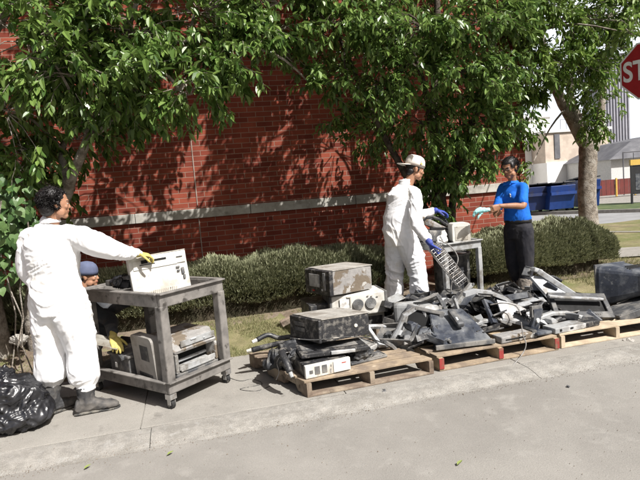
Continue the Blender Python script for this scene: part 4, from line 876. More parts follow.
# lower shelf
SH = .12+.035
t = T('monitor_shell', 'brown grey rounded monitor back standing upright on the lower cart shelf', 'monitor', onc(.075, .30, SH), CA+180-100, -4, 0)
def rbox(b, c, s, r=.03, rot=None):
    q = bmesh.ops.create_cube(b, size=1)['verts']
    for v in q: v.co = V((v.co.x*s[0], v.co.y*s[1], v.co.z*s[2]))
    es = [e for e in {e for v in q for e in v.link_edges} if abs((e.verts[0].co-e.verts[1].co).normalized().y) > .9]
    g = bmesh.ops.bevel(b, geom=es, offset=r, segments=4, profile=.5, affect='EDGES'); vs = {v for f in g['faces'] for v in f.verts} | {v for v in q if v.is_valid}
    m_ = Matrix.Translation(c) @ (Euler(rot).to_matrix().to_4x4() if rot else Matrix())
    for v in vs: v.co = m_ @ v.co
    return vs
b = B(); rbox(b, (0, 0, .19), (.34, .07, .38), .04); dent(b, .003, 6, 2, 3); obj('shell', b, 'shellg', t)
for s in (1, -1):
    part('recess', 'blackp', t, ((-.03, s*.034, .25), (.13, .006, .12)), bev=.001); part('vent', 'blackp', t, ((.0, s*.034, .07), (.22, .006, .03)), bev=.001)
t = T('storage_bin', 'dark plastic bin heaped with scrap on the lower cart shelf, left side', 'bin', onc(.17, .66, SH), CA+85)
part('body', 'charp', t, ((0, 0, .09), (.30, .24, .17)), bev=.012, dn=.006); part('rim', 'charp', t, ((0, 0, .18), (.33, .27, .02)), bev=.005, dn=.004); part('paper_label', 'label', t, ((.02, -.137, .10), (.03, .004, .04)), ((.02, .137, .10), (.03, .004, .04)), bev=.0005)
for k, (x, y, z, yaw, w) in enumerate(((.14, .60, .345, 20, .24), (.26, .70, .35, 75, .22), (.22, .78, .375, -20, .18))): flatpanel(onc(x, y, z-.01), yaw, 8+5*k, -10+9*k, w, .15, .03, ('charp', 'mudp', 'blackp')[k], ('bent dark casing offcut on the bin, lowest one', 'mud brown casing offcut lying across the bin', 'short black casing offcut on top of the bin heap')[k], 'casing_scrap', 'scrap')
b = B(); grid(b, lambda s, t_: V((.26*s-.13, .15*t_-.075, .02+.02*noise.noise(V((s*3, t_*3, 1)))-.03*s*s)), 20, 12); bmesh.ops.solidify(b, geom=b.faces[:], thickness=.004)
o = obj('paper', b, 'creamd', None, True); o.location = P(104, 342, 4.62); o.rotation_euler = (R(14), R(12), R(-10)); tag(o, 'creased off white sheet under the yellow glove on the lower shelf', 'paper')
# grey printer on the lower shelf, right half
t = T('printer', 'dusty grey printer with an open black paper slot on the lower cart shelf', 'printer', onc(.36, .27, SH), CA-0)
w, d = .44, .40
part('base', 'charp', t, ((0, 0, .035), (w, d, .06)), bev=.012, dn=.003); part('side_panel', 'greyp', t, ((-w/2+.015, 0, .14), (.03, d, .15)), bev=.006); part('side_panel', 'mudp', t, ((w/2-.015, 0, .14), (.03, d, .15)), bev=.006)
part('interior', 'black', t, ((0, .05, .14), (w-.062, d-.12, .148)), bev=.001); part('paper_tray', 'greyp', t, ((0, -.13, .085), (w-.09, .15, .014), (R(7), 0, 0)), ((0, -.195, .10), (w-.07, .012, .035)), bev=.003, dn=.003)
part('roller', 'silver', t, ((0, -.11, .135), (w-.1, .02, .02), (.3, 0, .03))); b = B(); v = box(b, (0, 0, .275), (w+.01, d+.0, .13), bevel=.03)
for q in b.verts:
    if q.co.z > .29: q.co.y = q.co.y*.82+.02; 
dent(b, .004, 8, 2, 5); obj('lid', b, 'mudp', t); part('control_panel', 'greyp', t, ((.02, -.197, .285), (w*.8, .01, .05)), bev=.003, dn=.003); part('button', 'silver', t, ((-.03, -.204, .30), (.06, .01, .014)), ((.08, -.204, .28), (.02, .01, .012)))

# ------------------------------------------------------------------ things on the work table
tz = .85
TB = lambda x, y: (Matrix.Translation((2.60, 5.28, 0)) @ Matrix.Rotation(R(10), 4, 'Z')) @ V((x, y, tz))
q = TB(.29, .10); t = T('cube_box', 'dirty white cube shaped housing on the work table', 'housing', (q.x, q.y, tz), -12)
b = B(); rbox(b, (0, 0, .105), (.20, .17, .21), .03); dent(b, .003, 6, 2, 3); obj('shell', b, 'cream', t); part('stain_panel', 'creamd', t, ((0, -.087, .10), (.14, .004, .15)), bev=.001)
q = TB(.12, .36); t = T('printer_mechanism', 'dusty grey printer mechanism on the work table in front of the cap wearer', 'printer', (q.x, q.y, tz), 20, 0, 6); t.scale = (1.05, 1.0, 1.45)
part('chassis', 'charp', t, ((0, 0, .05), (.36, .26, .09)), dn=.008, bev=.01); part('hood', 'mudp', t, ((0, 0, .13), (.34, .24, .05), (R(10), R(14), 0)), dn=.008, bev=.015); part('roller', 'black', t, ((0, -.11, .10), (.3, .03, .03)))
b = B(); tube(b, [V((.17*cos(a), .10*sin(a)-.02, .165+.03*sin(a*2))) for a in [2*pi*i/14 for i in range(15)]], .012, 7); obj('hose', b, 'blackp', t)
q = TB(.42, .36); flatpanel((q.x+.04, q.y, tz+.0), 10, 0, -14, .26, .14, .035, 'blackp', 'black bent plate sticking out at the right end of the work table', 'metal_plate', 'plate')
q = TB(.04, .08); b = B(); ell(b, (0, 0, .05), (.06, .05, .06)); ell(b, (.03, .02, .12), (.035, .03, .04)); me = remesh(b, .006, 1); folds(me, .016, (20, 20, 20), 2.); o = obj('rag', me, 'glove_w'); o.location = (q.x, q.y, tz-.01); tag(o, 'crumpled whitish rag on the left end of the work table', 'cloth')
# wire rack in the man's hand
a0 = P(431, 251, 5.09); a1 = P(441, 243, 5.40); a2 = P(457, 285, 5.33); a3 = P(466, 270, 5.33)
t = thing('wire_rack', 'metal wire rack hanging slanted from the blue glove of the cap wearer', 'rack', a0); z = V((0, 0, 0)); u = (P(459, 287, 5.04)-a0); w_ = (P(446, 240, 5.11)-a0)*.62
b = B()
for k in range(2): off = V((0, .05*k, .0)); tube(b, [z+off, u+off, u+w_+off, w_+off, z+off], .0055, 6)
obj('outer_frame', b, 'steel', t)
for k in range(1, 12): b = B(); s = k/12; tube(b, [u*s, u*s+w_, u*s+w_+V((0, .05, 0)), u*s+V((0, .05, 0)), u*s], .003, 5); obj('wire', b, 'steel', t)
for k in range(1, 4): b = B(); tube(b, [w_*(k/4), u+w_*(k/4)], .003, 5); obj('wire', b, 'steel', t)
b = B(); q = P(447, 238, 5.12); tube(b, [V(p)-q for p in (P(439, 240, 5.14), P(450, 246, 5.10), P(458, 258, 5.08), P(454, 272, 5.06), P(451, 290, 5.06), P(454, 300, 5.06))], .006, 6, 5); o = obj('cable', b, 'cableg', None, True); o.location = q; tag(o, 'thin grey cable dangling from the wire rack', 'cable')
# added drum shape standing in for the dark mass beside the table
t = T('stand_in_drum', 'added dark drum shape filling the dark mass under the work table', 'drum', (2.90, 5.72, .06)); b = B(); rg = [ring(b, V((0, 0, z)), V((1, 0, 0)), V((0, 1, 0)), r_, r_, 28) for z, r_ in ((0, .19), (.2, .2), (.21, .206), (.225, .2), (.42, .205), (.43, .211), (.445, .205), (.62, .21))]; loft(b, rg); obj('body', b, 'blackp', t, False)
b = B(); tube(b, [V((.212*cos(a), .212*sin(a), .625)) for a in [2*pi*i/28 for i in range(29)]], .012, 8); obj('rim', b, 'charp', t)

# ------------------------------------------------------------------ pallets
def pallet(label, o, yaw, L, D, m1, m2, end=None, shear=0., z0=0., seed=1, boards=7):
    r = random.Random(seed); t = thing('pallet', label, 'pallet', (o[0], o[1], z0), (0, 0, R(yaw)), 'wooden shipping pallets along the kerb'); H = .128
    def bd(name, c, s, m, w=.004, notch=None):
        b = B(); box(b, c, s, bevel=.003)
        bmesh.ops.subdivide_edges(b, edges=[e for e in b.edges if e.calc_length() > .4], cuts=10)
        for v in b.verts: v.co.z += w*noise.noise(v.co*3+V((seed, 0, 0))); v.co.x += shear*v.co.y
        obj(name, b, m, t)
    for k, x in enumerate((.02, L/2, L-.02)):                       # stringers run away from the kerb, notched for forks
        b = B(); pr = [(0, .019), (.14*D, .019), (.17*D, .062), (.33*D, .062), (.36*D, .019), (.64*D, .019), (.67*D, .062), (.83*D, .062), (.86*D, .019), (D, .019), (D, .109), (0, .109)]
        rg = [[b.verts.new((x+dx+shear*y, y, z)) for y, z in pr] for dx in (-.019, .019)]; loft(b, rg); obj('stringer', b, m2, t)
        if end: b = B(); box(b, (x, -.0035, .064), (.042, .006, .088)); obj('painted_end', b, end, t)
    n = boards; wd = D/n*.80
    for k in range(n): bd('deck_board', (L/2+r.uniform(-.006, .006), D*(k+.5)/n, .119), (L+.01, wd*r.uniform(.9, 1.06), .018), m1 if r.random() < .7 else m2)
    for k in (0, .5, 1): bd('bottom_board', (L/2, .045+k*(D-.09), .010), (L, .09, .016), m2 if r.random() < .5 else m1)
    return t
pallet('dark weathered pallet with notched side boards, nearest the cart', (.72, 3.86), 3, 1.06, .98, 'woodm', 'woodd', None, -.28, 0, 3, 7)
pallet('middle pallet with red painted block ends under the heap of monitor parts', (1.84, 3.94), 1.5, 1.14, 1.05, 'woodm', 'wood', 'woodr', -.10, 0, 4, 7)
pallet('pale fresh pine pallet at the right edge under the big black monitor', (3.02, 3.99), .5, 1.18, 1.05, 'woodl', 'woodl', None, 0, 0, 5, 7)
pallet('rear pallet hidden under the heap between the cap wearer and the kerb', (1.72, 5.12), 2, 1.2, .8, 'woodd', 'woodd', None, 0, .0, 6, 6)
pallet('rear pallet under the far end of the heap before the rounded hedge', (3.0, 5.16), 1, 1.2, .75, 'wood', 'woodd', None, 0, .0, 7, 6)
PZ = .130

# ------------------------------------------------------------------ equipment on the near pallet
p = G(298, 377, PZ); t = T('desktop_computer', 'flat desktop computer with a white front lying on the near pallet', 'computer', (P(307, 381, 3.92).x, 3.92, PZ), 9); t.scale = (.92, 1.05, 1)
part('shell', 'mudk', t, ((.19, .20, .05), (.40, .38, .098)), bev=.006, dn=.003); part('front_panel', 'cream', t, ((.19, -.006, .052), (.41, .03, .10)), bev=.004)
part('drive_bay', 'charp', t, ((.035, -.022, .05), (.03, .006, .025)), ((.09, -.022, .055), (.045, .006, .06)), ((.155, -.022, .055), (.045, .006, .06)), bev=.001)
part('door', 'label', t, ((.31, -.024, .052), (.15, .008, .085)), bev=.002); part('label_strip', 'redm', t, ((.33, -.029, .075), (.04, .003, .006)), bev=.0005); part('switch', 'greyp', t, ((.21, -.022, .03), (.012, .006, .03)), ((.215, -.022, .07), (.008, .006, .015)), bev=.001)
t = T('keyboard', 'mud streaked flat black keyboard shell under the tipped black tower', 'keyboard', (1.00, 4.14, PZ+.12), 2, 3, 2)
part('tray', 'mudk', t, ((0, 0, .02), (.56, .24, .038)), bev=.008, dn=.006); part('wrist_rest', 'greyp', t, ((.06, -.118, .022), (.20, .03, .026)), dn=.004); part('well', 'charp', t, ((-.02, .02, .036), (.46, .15, .012)), bev=.004, dn=.006)
t = T('computer_tower', 'mud splashed black computer tower tipped over the keyboard shell', 'computer', P(322, 343, 4.02), 20, -3, 4); t.scale = (1., 1., .88)
part('shell', 'mudk', t, ((.24, .22, .10), (.47, .44, .20)), bev=.006, dn=.005); part('lid', 'topm', t, ((.24, .22, .206), (.478, .45, .010)), bev=.003, dn=.005); part('front_panel', 'mudk', t, ((-.012, .22, .10), (.028, .45, .205)), bev=.008, dn=.003)
part('drive_bay', 'charp', t, ((-.028, .28, .14), (.006, .15, .035)), ((-.028, .28, .09), (.006, .15, .035)), bev=.002); b = B(); cyl(b, (.335, -.006, .105), (.335, .0, .105), .016, 20); obj('badge', b, 'cream', t)
# stack behind: black case, cream case with two fans, silver black case
q = P(330, 318, 4.95)
t = T('computer_case', 'dark muddy case at the bottom left of the stack behind the near pallet', 'computer', (1.27, 5.24, .0), 0); part('shell', 'mudk', t, ((-.05, .21, .20), (.30, .42, .40)), bev=.006, dn=.006); part('front_panel', 'blackp', t, ((-.05, -.008, .20), (.28, .02, .38)), bev=.006)
t = T('power_unit', 'grey boxy unit supporting the cream fan case at the back of the stack', 'housing', (1.62, 5.20, -.05), -3); part('shell', 'creamd', t, ((-.02, .2, .15), (.50, .38, .29)), bev=.006, dn=.004); part('side_panel', 'mudk', t, ((-.02, .006, .15), (.44, .012, .22)), bev=.004)
t = T('fan_case', 'cream case with two round grey fan grilles facing the street', 'computer', P(333, 319, 5.14), -2)
w = .56; part('shell', 'cream', t, ((w/2, .19, .11), (w, .36, .22)), bev=.012, dn=.003); part('end_frame', 'charp', t, ((-.01, .19, .11), (.025, .37, .225)), ((w+.01, .19, .11), (.03, .37, .225)), bev=.008)
for x in (.27, .405):
    b = B(); cyl(b, (x, .002, .115), (x, -.004, .115), .056, 28); g = obj('fan_grille', b, 'charp', t); b = B()
    for k in range(5): tube(b, [V((x+(.01+k*.0105)*cos(a), -.007, .115+(.01+k*.0105)*sin(a))) for a in [2*pi*i/20 for i in range(21)]], .0018, 4)
    obj('wire', b, 'greyp', g)
part('cover_plate', 'label', t, ((.13, -.002, .13), (.10, .008, .12)), bev=.002); part('handle', 'creamd', t, ((.19, -.006, .15), (.014, .02, .11)), ((.175, -.006, .20), (.04, .02, .012)))
b = B(); 
for x, z in ((.42, .19), (.38, .195), (.48, .18), (.5, .04), (.33, .03), (.23, .03)): box(b, (x, -.001, z), (.022, .006, .008))
obj('rust_spot', b, 'creamd', t)
t = T('computer_case', 'mud caked silver and black case topmost on the stack', 'computer', P(332, 296.5, 5.06), 22, 0, 1.5); t.scale = (1.16, 1.05, 1.08)
part('shell', 'mudp', t, ((.235, .20, .115), (.43, .40, .225)), bev=.006, dn=.004); part('lid', 'topm', t, ((.235, .20, .232), (.442, .41, .008)), bev=.002, dn=.006)
part('front_panel', 'mudk', t, ((.0, .20, .115), (.04, .41, .23)), bev=.008); part('drive_bay', 'greyp', t, ((-.022, .24, .13), (.006, .17, .12)), ((-.022, .08, .13), (.006, .04, .16)), bev=.003); part('port', 'redm', t, ((-.024, .26, .035), (.004, .03, .012)), bev=.0008)
b = B(); cyl(b, (-.022, .12, .05), (-.018, .12, .05), .012, 12); obj('button', b, 'label', t)

# bundle of cables and bags on the near pallet's left corner
def blob(name, label, cat, p, parts, m, amp=.02, sc=14, vox=.008, seed=1):
    b = B()
    for c, r_, in parts: ell(b, c, r_)
    me = remesh(b, vox, 1); folds(me, amp, (sc, sc, sc), seed, .5); o = obj(name, me, m); o.location = p; return tag(o, label, cat)
blob('plastic_sack', 'slumped black plastic sack under the tipped tower on the near pallet', 'bag', (.68, 4.28, PZ), [((0, 0, .09), (.17, .15, .10)), ((.12, .08, .10), (.16, .15, .10)), ((-.13, -.02, .05), (.08, .07, .05))], 'blackp', .03, 9, .008, 3)
def cabl(name, label, pts, rad, m, sk=5, ends=None, n=7):
    q = V(pts[0]); b = B(); tube(b, [V(p)-q for p in pts], rad, n, sk); o = obj(name, b, m, None, True); o.location = q; tag(o, label, 'cable')
    if ends: b = B(); e = V(pts[-1])-q; d = (V(pts[-1])-V(pts[-2])).normalized(); tube(b, [e, e+d*.045], [.018, .014], 8); obj('plug', b, ends, o)
cabl('power_cable', 'thick black power cable with a pale plug reaching over the pallet corner to the grass', [P(300, 335, 4.5), P(280, 338, 4.6), P(268, 335, 4.62), P(257, 340, 4.6)], .022, 'blackp', ends='cream')
cabl('power_cable', 'second black cable with a pale plug, lower at the left pallet corner', [P(300, 350, 4.3), P(285, 343, 4.45), P(268, 346, 4.5), P(252, 350, 4.52)], .024, 'mudk', ends='cream')
cabl('power_cable', 'stub of thick cable drooping over the left side of the near pallet', [P(290, 350, 4.2), P(282, 352, 4.1), P(286, 362, 3.98), P(290, 372, 3.93)], .03, 'mudk', ends='greyp')
cabl('cord', 'thin grey cord looping down the left side of the near pallet', [P(290, 352, 4.15), P(283, 354, 4.08), P(277, 362, 4.12), P(279, 372, 4.1), P(276, 380, 4.08)], .0035, 'cableg')
cabl('cord', 'dark cord draped across the front of the tipped black tower', [P(290, 338, 4.05), P(315, 340, 4.02), P(345, 337, 4.02), P(368, 338, 4.05), P(385, 344, 4.1)], .005, 'cable')
cabl('cord', 'thin cord scribbled on the sidewalk beside the cart', [G(225, 376, .004), G(240, 381, .004), G(252, 379, .004), G(262, 384, .004), G(240, 389, .004), G(256, 391, .004), G(270, 386, .004)], .0025, 'cable')
cabl('cord', 'grey cord hanging off the middle pallet onto the street', [P(521, 322, 3.98), P(523, 335, 3.96), P(526, 344, 3.935), P(523, 353, 3.93), G(516, 362, .01), G(509, 370, -.02), G(506, 374, -.028)], .005, 'cableg')
b = B(); box(b, (0, 0, 0), (.10, .03, .06), bevel=.006); dent(b, .012, 12, 3, 2); o = obj('wood_offcut', b, 'woodd'); o.location = P(286, 322, 4.72); o.rotation_euler = (.2, -.4, .2); tag(o, 'brown wooden chip sticking out behind the tipped tower', 'wood')

# ------------------------------------------------------------------ scrap pieces
def bez(p, yaw, rx, ry, w, h, m, label, brd=.035, t_=.035, glassy=False):
    t = T('scrap_monitor_front', label, 'bezel', p, yaw, rx, ry); b = B()
    for c, s in (((0, 0, brd*.7), (w, t_, brd*1.4)), ((0, 0, h-brd/2), (w, t_, brd)), ((-w/2+brd/2, 0, h/2), (brd, t_*.96, h-.002)), ((w/2-brd/2, 0, h/2), (brd, t_*.96, h-.002))): box(b, c, s, bevel=.006)
    dent(b, .006, 5, 2, int(abs(p[0]*10))); obj('frame', b, m, t)
    b = B(); 
    for k in range(3): box(b, (w*.2+k*.02, -t_/2-.002, brd*.7), (.010, .006, .008))
    obj('button', b, 'charp', t)
    if glassy: part('screen_backing', 'black', t, ((0, .008, h/2+.01), (w-2*brd, .01, h-2.2*brd)))
    return t
def crt(p, yaw, rx, ry, w, h, d, m, label):
    t = T('monitor_housing', label, 'monitor', p, yaw, rx, ry); b = B()      # local y points to the tapered back
    rg = []
    for y, k, dz in ((0, 1, 0), (.03, 1, 0), (.05, .97, 0), (d*.45, .80, .01), (d*.85, .56, .02), (d, .52, .02)):
        pts = []
        for i in range(24):
            a = 2*pi*i/24; pts.append(b.verts.new((w/2*k*math.copysign(abs(cos(a))**.35, cos(a)), y, h/2+dz+h/2*k*math.copysign(abs(sin(a))**.35, sin(a)))))
        rg.append(pts)
    loft(b, rg); dent(b, .005, 5, 1, 2); obj('shell', b, m, t, False)
    part('vent', 'black', t, *[((0, d*.55+k*.02, h*.935-k*.011*h/.36*1.0), (w*.5, .007, .012)) for k in range(4)], bev=.001)
    part('bezel', 'charp', t, ((0, -.008, .02), (w*1.01, .02, .05)), ((0, -.008, h-.02), (w*1.01, .02, .04)), ((-w/2+.02, -.008, h/2), (.04, .018, h*.9)), ((w/2-.02, -.008, h/2), (.04, .018, h*.9)))
    return t
def stand(p, yaw, rx, ry, m, label, L=.34):
    t = T('scrap_stand', label, 'stand', p, yaw, rx, ry); b = B()
    box(b, (0, 0, .015), (.26, .20, .028), bevel=.012); dent(b, .004, 5, 2, 1); obj('foot', b, m, t)
    b = B(); rg = []
    for s in range(9):
        k = s/8; c = V((0, .05-.06*sin(k*1.5), .02+L*k)); ww = .05+.03*abs(k-.5); rg.append([b.verts.new(c+V((sx*ww, sy*.016, 0))) for sx, sy in ((-1, -1), (1, -1), (1, 1), (-1, 1))])
    loft(b, rg); obj('arm', b, m, t); part('bracket', 'charp', t, ((0, .0, L), (.15, .03, .10)), dn=.003); b = B(); cyl(b, (0, -.02, L*.6), (0, .01, L*.6), .02, 16); obj('pivot_cap', b, 'label', t)
    return t
def larm(p, yaw, rx, ry, m, label, pts, w=.05):
    t = T('bent_strut', label, 'bracket', p, yaw, rx, ry); b = B(); pts = [V(q) for q in pts]; rg = []
    for i, q in enumerate(pts):
        d = (pts[min(i+1, len(pts)-1)]-pts[max(i-1, 0)]).normalized(); s = V((0, 1, 0)); n_ = d.cross(s); rg.append([b.verts.new(q+s*(w/2*a)+n_*(.016*c)) for a, c in ((-1, -1), (1, -1), (1, .2), (.6, 1), (-.6, 1), (-1, .2))])
    loft(b, rg); obj('arm', b, m, t); b = B()
    for q in (pts[0], pts[-1]): cyl(b, q+V((0, -w/2-.004, 0)), q+V((0, -w/2+.004, 0)), .014, 12)
    obj('screw', b, 'charp', t); return t

# left group between the near and middle pallets
crt((1.92, 4.72, .12), 205, 10, -8, .36, .30, .30, 'greyp', 'silver grey monitor back leaning beside the cream fan case')
bez((1.86, 4.40, .14), -38, -28, 12, .34, .30, 'charp', 'dark grey bezel leaning over the far end of the near pallet', glassy=True)
larm((1.50, 4.40, .16), -14, 0, 0, 'silver', 'silver curved arm rising by the cream fan case', [(0, 0, 0), (.10, 0, .02), (.17, 0, .12), (.23, 0, .24), (.34, 0, .30)], .07)
larm((1.46, 4.25, .17), 20, 0, 28, 'charp', 'charcoal arm lying slanted on the near pallet deck', [(0, 0, .06), (.1, 0, .05), (.24, 0, 0), (.34, 0, -.02)], .05)
bez((1.62, 4.35, .14), 15, -62, 10, .32, .28, 'silver', 'silver bezel lying nearly flat on the near pallet')
flatpanel((1.28, 4.15, PZ), 12, 0, 0, .34, .16, .022, 'charp', 'thin dark grey board flat on the near pallet deck, right of the keyboard')
blob('plastic_sack', 'small crumpled black plastic lump in front of the tipped tower', 'bag', (1.22, 4.10, PZ+.02), [((0, 0, .05), (.08, .06, .05)), ((.07, .02, .04), (.06, .05, .04))], 'blackp', .02, 16, .007, 8)
flatpanel((1.28, 4.38, PZ), 25, 4, -6, .30, .22, .05, 'greyp', 'grey dusty tray behind the crumpled lump on the near pallet')
# middle pallet: big dark monitor front lying back, stand on it
t = T('monitor_housing', 'large blue black monitor housing sloping down to the edge of the middle pallet', 'monitor', (2.13, 4.08, PZ+.01), -6, -2, 0); t.scale = (.86, .95, 1)
b = B(); rg = []
for y, w0, z0, z1 in ((-.06, .30, 0, .025), (.04, .285, .0, .075), (.22, .235, .0, .17), (.36, .20, .0, .235), (.44, .17, .0, .24)):
    rg.append([b.verts.new((sx*w0, y, z)) for sx, z in ((-1, z0), (1, z0), (.93, z1), (-.93, z1))])
loft(b, rg); bmesh.ops.bevel(b, geom=b.edges[:], offset=.008, segments=2, affect='EDGES'); dent(b, .010, 6, 1, 4); obj('shell', b, 'bluep', t)
part('rim', 'charp', t, ((0, -.066, .022), (.60, .02, .04)), bev=.005, dn=.004); part('neck', 'charp', t, ((.02, .17, .20), (.085, .22, .05), (R(28), 0, .1)), bev=.018, dn=.003); part('latch', 'label', t, ((.01, .12, .205), (.02, .04, .008), (R(28), 0, 0)))
bez((2.08, 4.55, .22), -10, -55, -16, .40, .32, 'charp', 'charcoal bezel resting on the big blue black housing')
larm((1.98, 4.25, .14), 60, 0, 0, 'charp', 'dark prop leaning against the left side of the blue black housing', [(0, 0, 0), (.12, 0, .06), (.26, 0, .15), (.4, 0, .22)], .05)
t = T('frame_shell', 'long silver L-shaped monitor frame across the heap on the middle pallet', 'bezel', (2.43, 4.45, .43), -10, 0, 10); t.scale = (1.15, 1.15, 1.15)
b = B(); rg = []
for x, z in ((-.06, .02), (.02, .055), (.16, .05), (.27, .02), (.33, -.015)): rg.append([b.verts.new((x, y, z+dz)) for y, dz in ((-.035, 0), (.035, 0), (.035, .03), (-.035, .03))])
loft(b, rg); obj('upper_rail', b, 'silver', t); b = B(); v = [b.verts.new(q) for q in ((.20, -.03, .02), (.36, -.04, .0), (.60, -.06, -.10), (.50, -.16, -.15), (.22, -.14, -.10))]; f = b.faces.new(v); g = bmesh.ops.extrude_face_region(b, geom=[f]); 
for v in g['geom']:
    if isinstance(v, bmesh.types.BMVert): v.co.z -= .02
obj('side_panel', b, 'silver', t); part('slot', 'black', t, ((.10, -.0365, .055), (.12, .003, .012)), bev=.0005); part('vent', 'charp', t, *[((.36+k*.02, -.09, -.062-k*.006), (.008, .10, .008), (.35, .2, 0)) for k in range(6)], bev=.001)
t = T('scrap_slab', 'dusty grey keyboard-like slab on the edge of the middle pallet deck', 'housing', (2.60, 4.06, PZ), 4); part('body', 'mudp', t, ((0, 0, .03), (.34, .14, .058)), bev=.01, dn=.006); part('end_cap', 'blackp', t, ((.165, 0, .035), (.05, .145, .068)), bev=.006, dn=.004); part('slot', 'black', t, ((-.03, -.072, .03), (.2, .004, .012)), bev=.001)
t = stand((2.86, 4.10, PZ), 20, -4, 6, 'bluep', 'small dark stand with a pale round cap at the right end of the middle pallet', .20)
bez((2.62, 4.28, .20), 25, -35, 20, .26, .24, 'bluep', 'blue black bezel fragment with a pale spot in the middle of the heap')
cabl('cord', 'grey cord arching over the parts on the middle pallet', [P(490, 305, 4.3), P(503, 303, 4.25), P(516, 306, 4.2), P(521, 315, 4.1)], .006, 'cableg')
larm((2.52, 4.30, .17), -12, 0, 0, 'greyp', 'grey curved strip low in the heap on the middle pallet', [(-.16, 0, .05), (-.05, 0, .085), (.08, 0, .09), (.18, 0, .04)], .05)
larm((2.33, 4.62, .33), 8, 0, -35, 'greyp', 'pale pointed lever sticking up from the heap below the work table', [(0, 0, 0), (.10, 0, .01), (.22, 0, .03), (.30, 0, .035)], .06)
larm((2.30, 4.45, .30), 30, 0, 70, 'greyp', 'grey slender strut standing steeply in the heap', [(-.2, 0, 0), (0, 0, .02), (.16, 0, .0)], .022)
# right pallet
t = T('frame_shell', 'silver triangular monitor frame propped up in front of the hedge', 'bezel', (3.42, 4.66, .14), -4, 0, 0); t.scale = (1.15, 1.1, 1.12)
b = B()
def bar(b, a, c, w, h): 
    a = V(a); c = V(c); d = (c-a); L_ = d.length; q = d.to_track_quat('X', 'Z'); vs = box(b, (0, 0, 0), (L_, w, h), bevel=.006)
    for v in vs: v.co = (a+c)/2+q @ v.co
bar(b, (-.10, 0, .38), (.26, -.10, .08), .03, .05); bar(b, (-.14, .02, .40), (-.05, .05, .36), .05, .04); dent(b, .004, 6, 1, 2); obj('rail', b, 'silver', t)
b = B(); v = [b.verts.new(q) for q in ((-.16, .05, .34), (-.06, .0, .33), (.22, -.12, .07), (.0, -.16, .06), (-.10, -.08, .20))]; f = b.faces.new(v); g = bmesh.ops.extrude_face_region(b, geom=[f])
for v in g['geom']:
    if isinstance(v, bmesh.types.BMVert): v.co.z -= .03
obj('back_panel', b, 'silver', t); part('recess', 'bluep', t, ((-.03, -.055, .235), (.12, .02, .07), (R(38), R(40), 0)), ((.07, -.095, .15), (.08, .02, .05), (R(38), R(40), 0)), bev=.008)
flatpanel((3.25, 4.78, .545), 30, 20, -40, .12, .08, .022, 'charp', 'small grey pointed cover on top of the silver triangular frame')
bez((3.44, 4.20, .17), -11, -48, 6, .56, .28, 'blackp', 'wide black monitor front tilted back on the pine pallet', .05, .045, True)
t = T('trim_strip', 'pale silver strip along the top of the wide black monitor front', 'trim', (3.18, 4.35, .37), -11, 0, 8); part('strip', 'silver', t, ((.26, 0, .012), (.54, .05, .022)), bev=.006, dn=.004); part('end_clip', 'charp', t, ((.52, 0, .014), (.02, .054, .026)), bev=.003)
t = T('keyboard', 'grey slab with a square hole and mottled end on the pine pallet edge', 'keyboard', (3.12, 4.10, PZ), 5); part('body', 'greyp', t, ((.02, 0, .025), (.34, .16, .05)), bev=.008, dn=.004); part('mottled_end', 'mudk', t, ((.27, .01, .026), (.17, .165, .052)), bev=.01, dn=.005); part('socket', 'black', t, ((-.09, -.082, .028), (.022, .006, .02)), ((.03, -.082, .03), (.03, .006, .014)), bev=.001)
larm((3.10, 4.22, .20), -4, 0, 4, 'greyp', 'pale grey bowed strip lying above the slab with a square hole', [(-.14, 0, .02), (0, 0, .06), (.16, 0, .055), (.30, 0, .01)], .06)
crt((4.12, 4.62, .14), 200, 4, -4, .56, .42, .40, 'bluep', 'big black monitor with its tapered back, rightmost on the pine pallet')
flatpanel((4.00, 4.25, .14), -12, -4, -16, .42, .36, .07, 'charp', 'charcoal slab leaning flat before the big black monitor')
crt((4.42, 4.25, .14), 170, 0, 0, .46, .34, .34, 'charp', 'dark grey monitor at the far right edge, cut by the photo border')
flatpanel((3.68, 4.80, .12), 35, 10, -20, .30, .30, .12, 'blackp', 'dark rounded cushion-like cover behind the big black monitor')
cabl('hose', 'black hose arching up behind the pine pallet', [(3.52, 4.95, .20), (3.56, 4.98, .34), (3.68, 5.0, .42), (3.80, 4.98, .36)], .018, 'blackp')

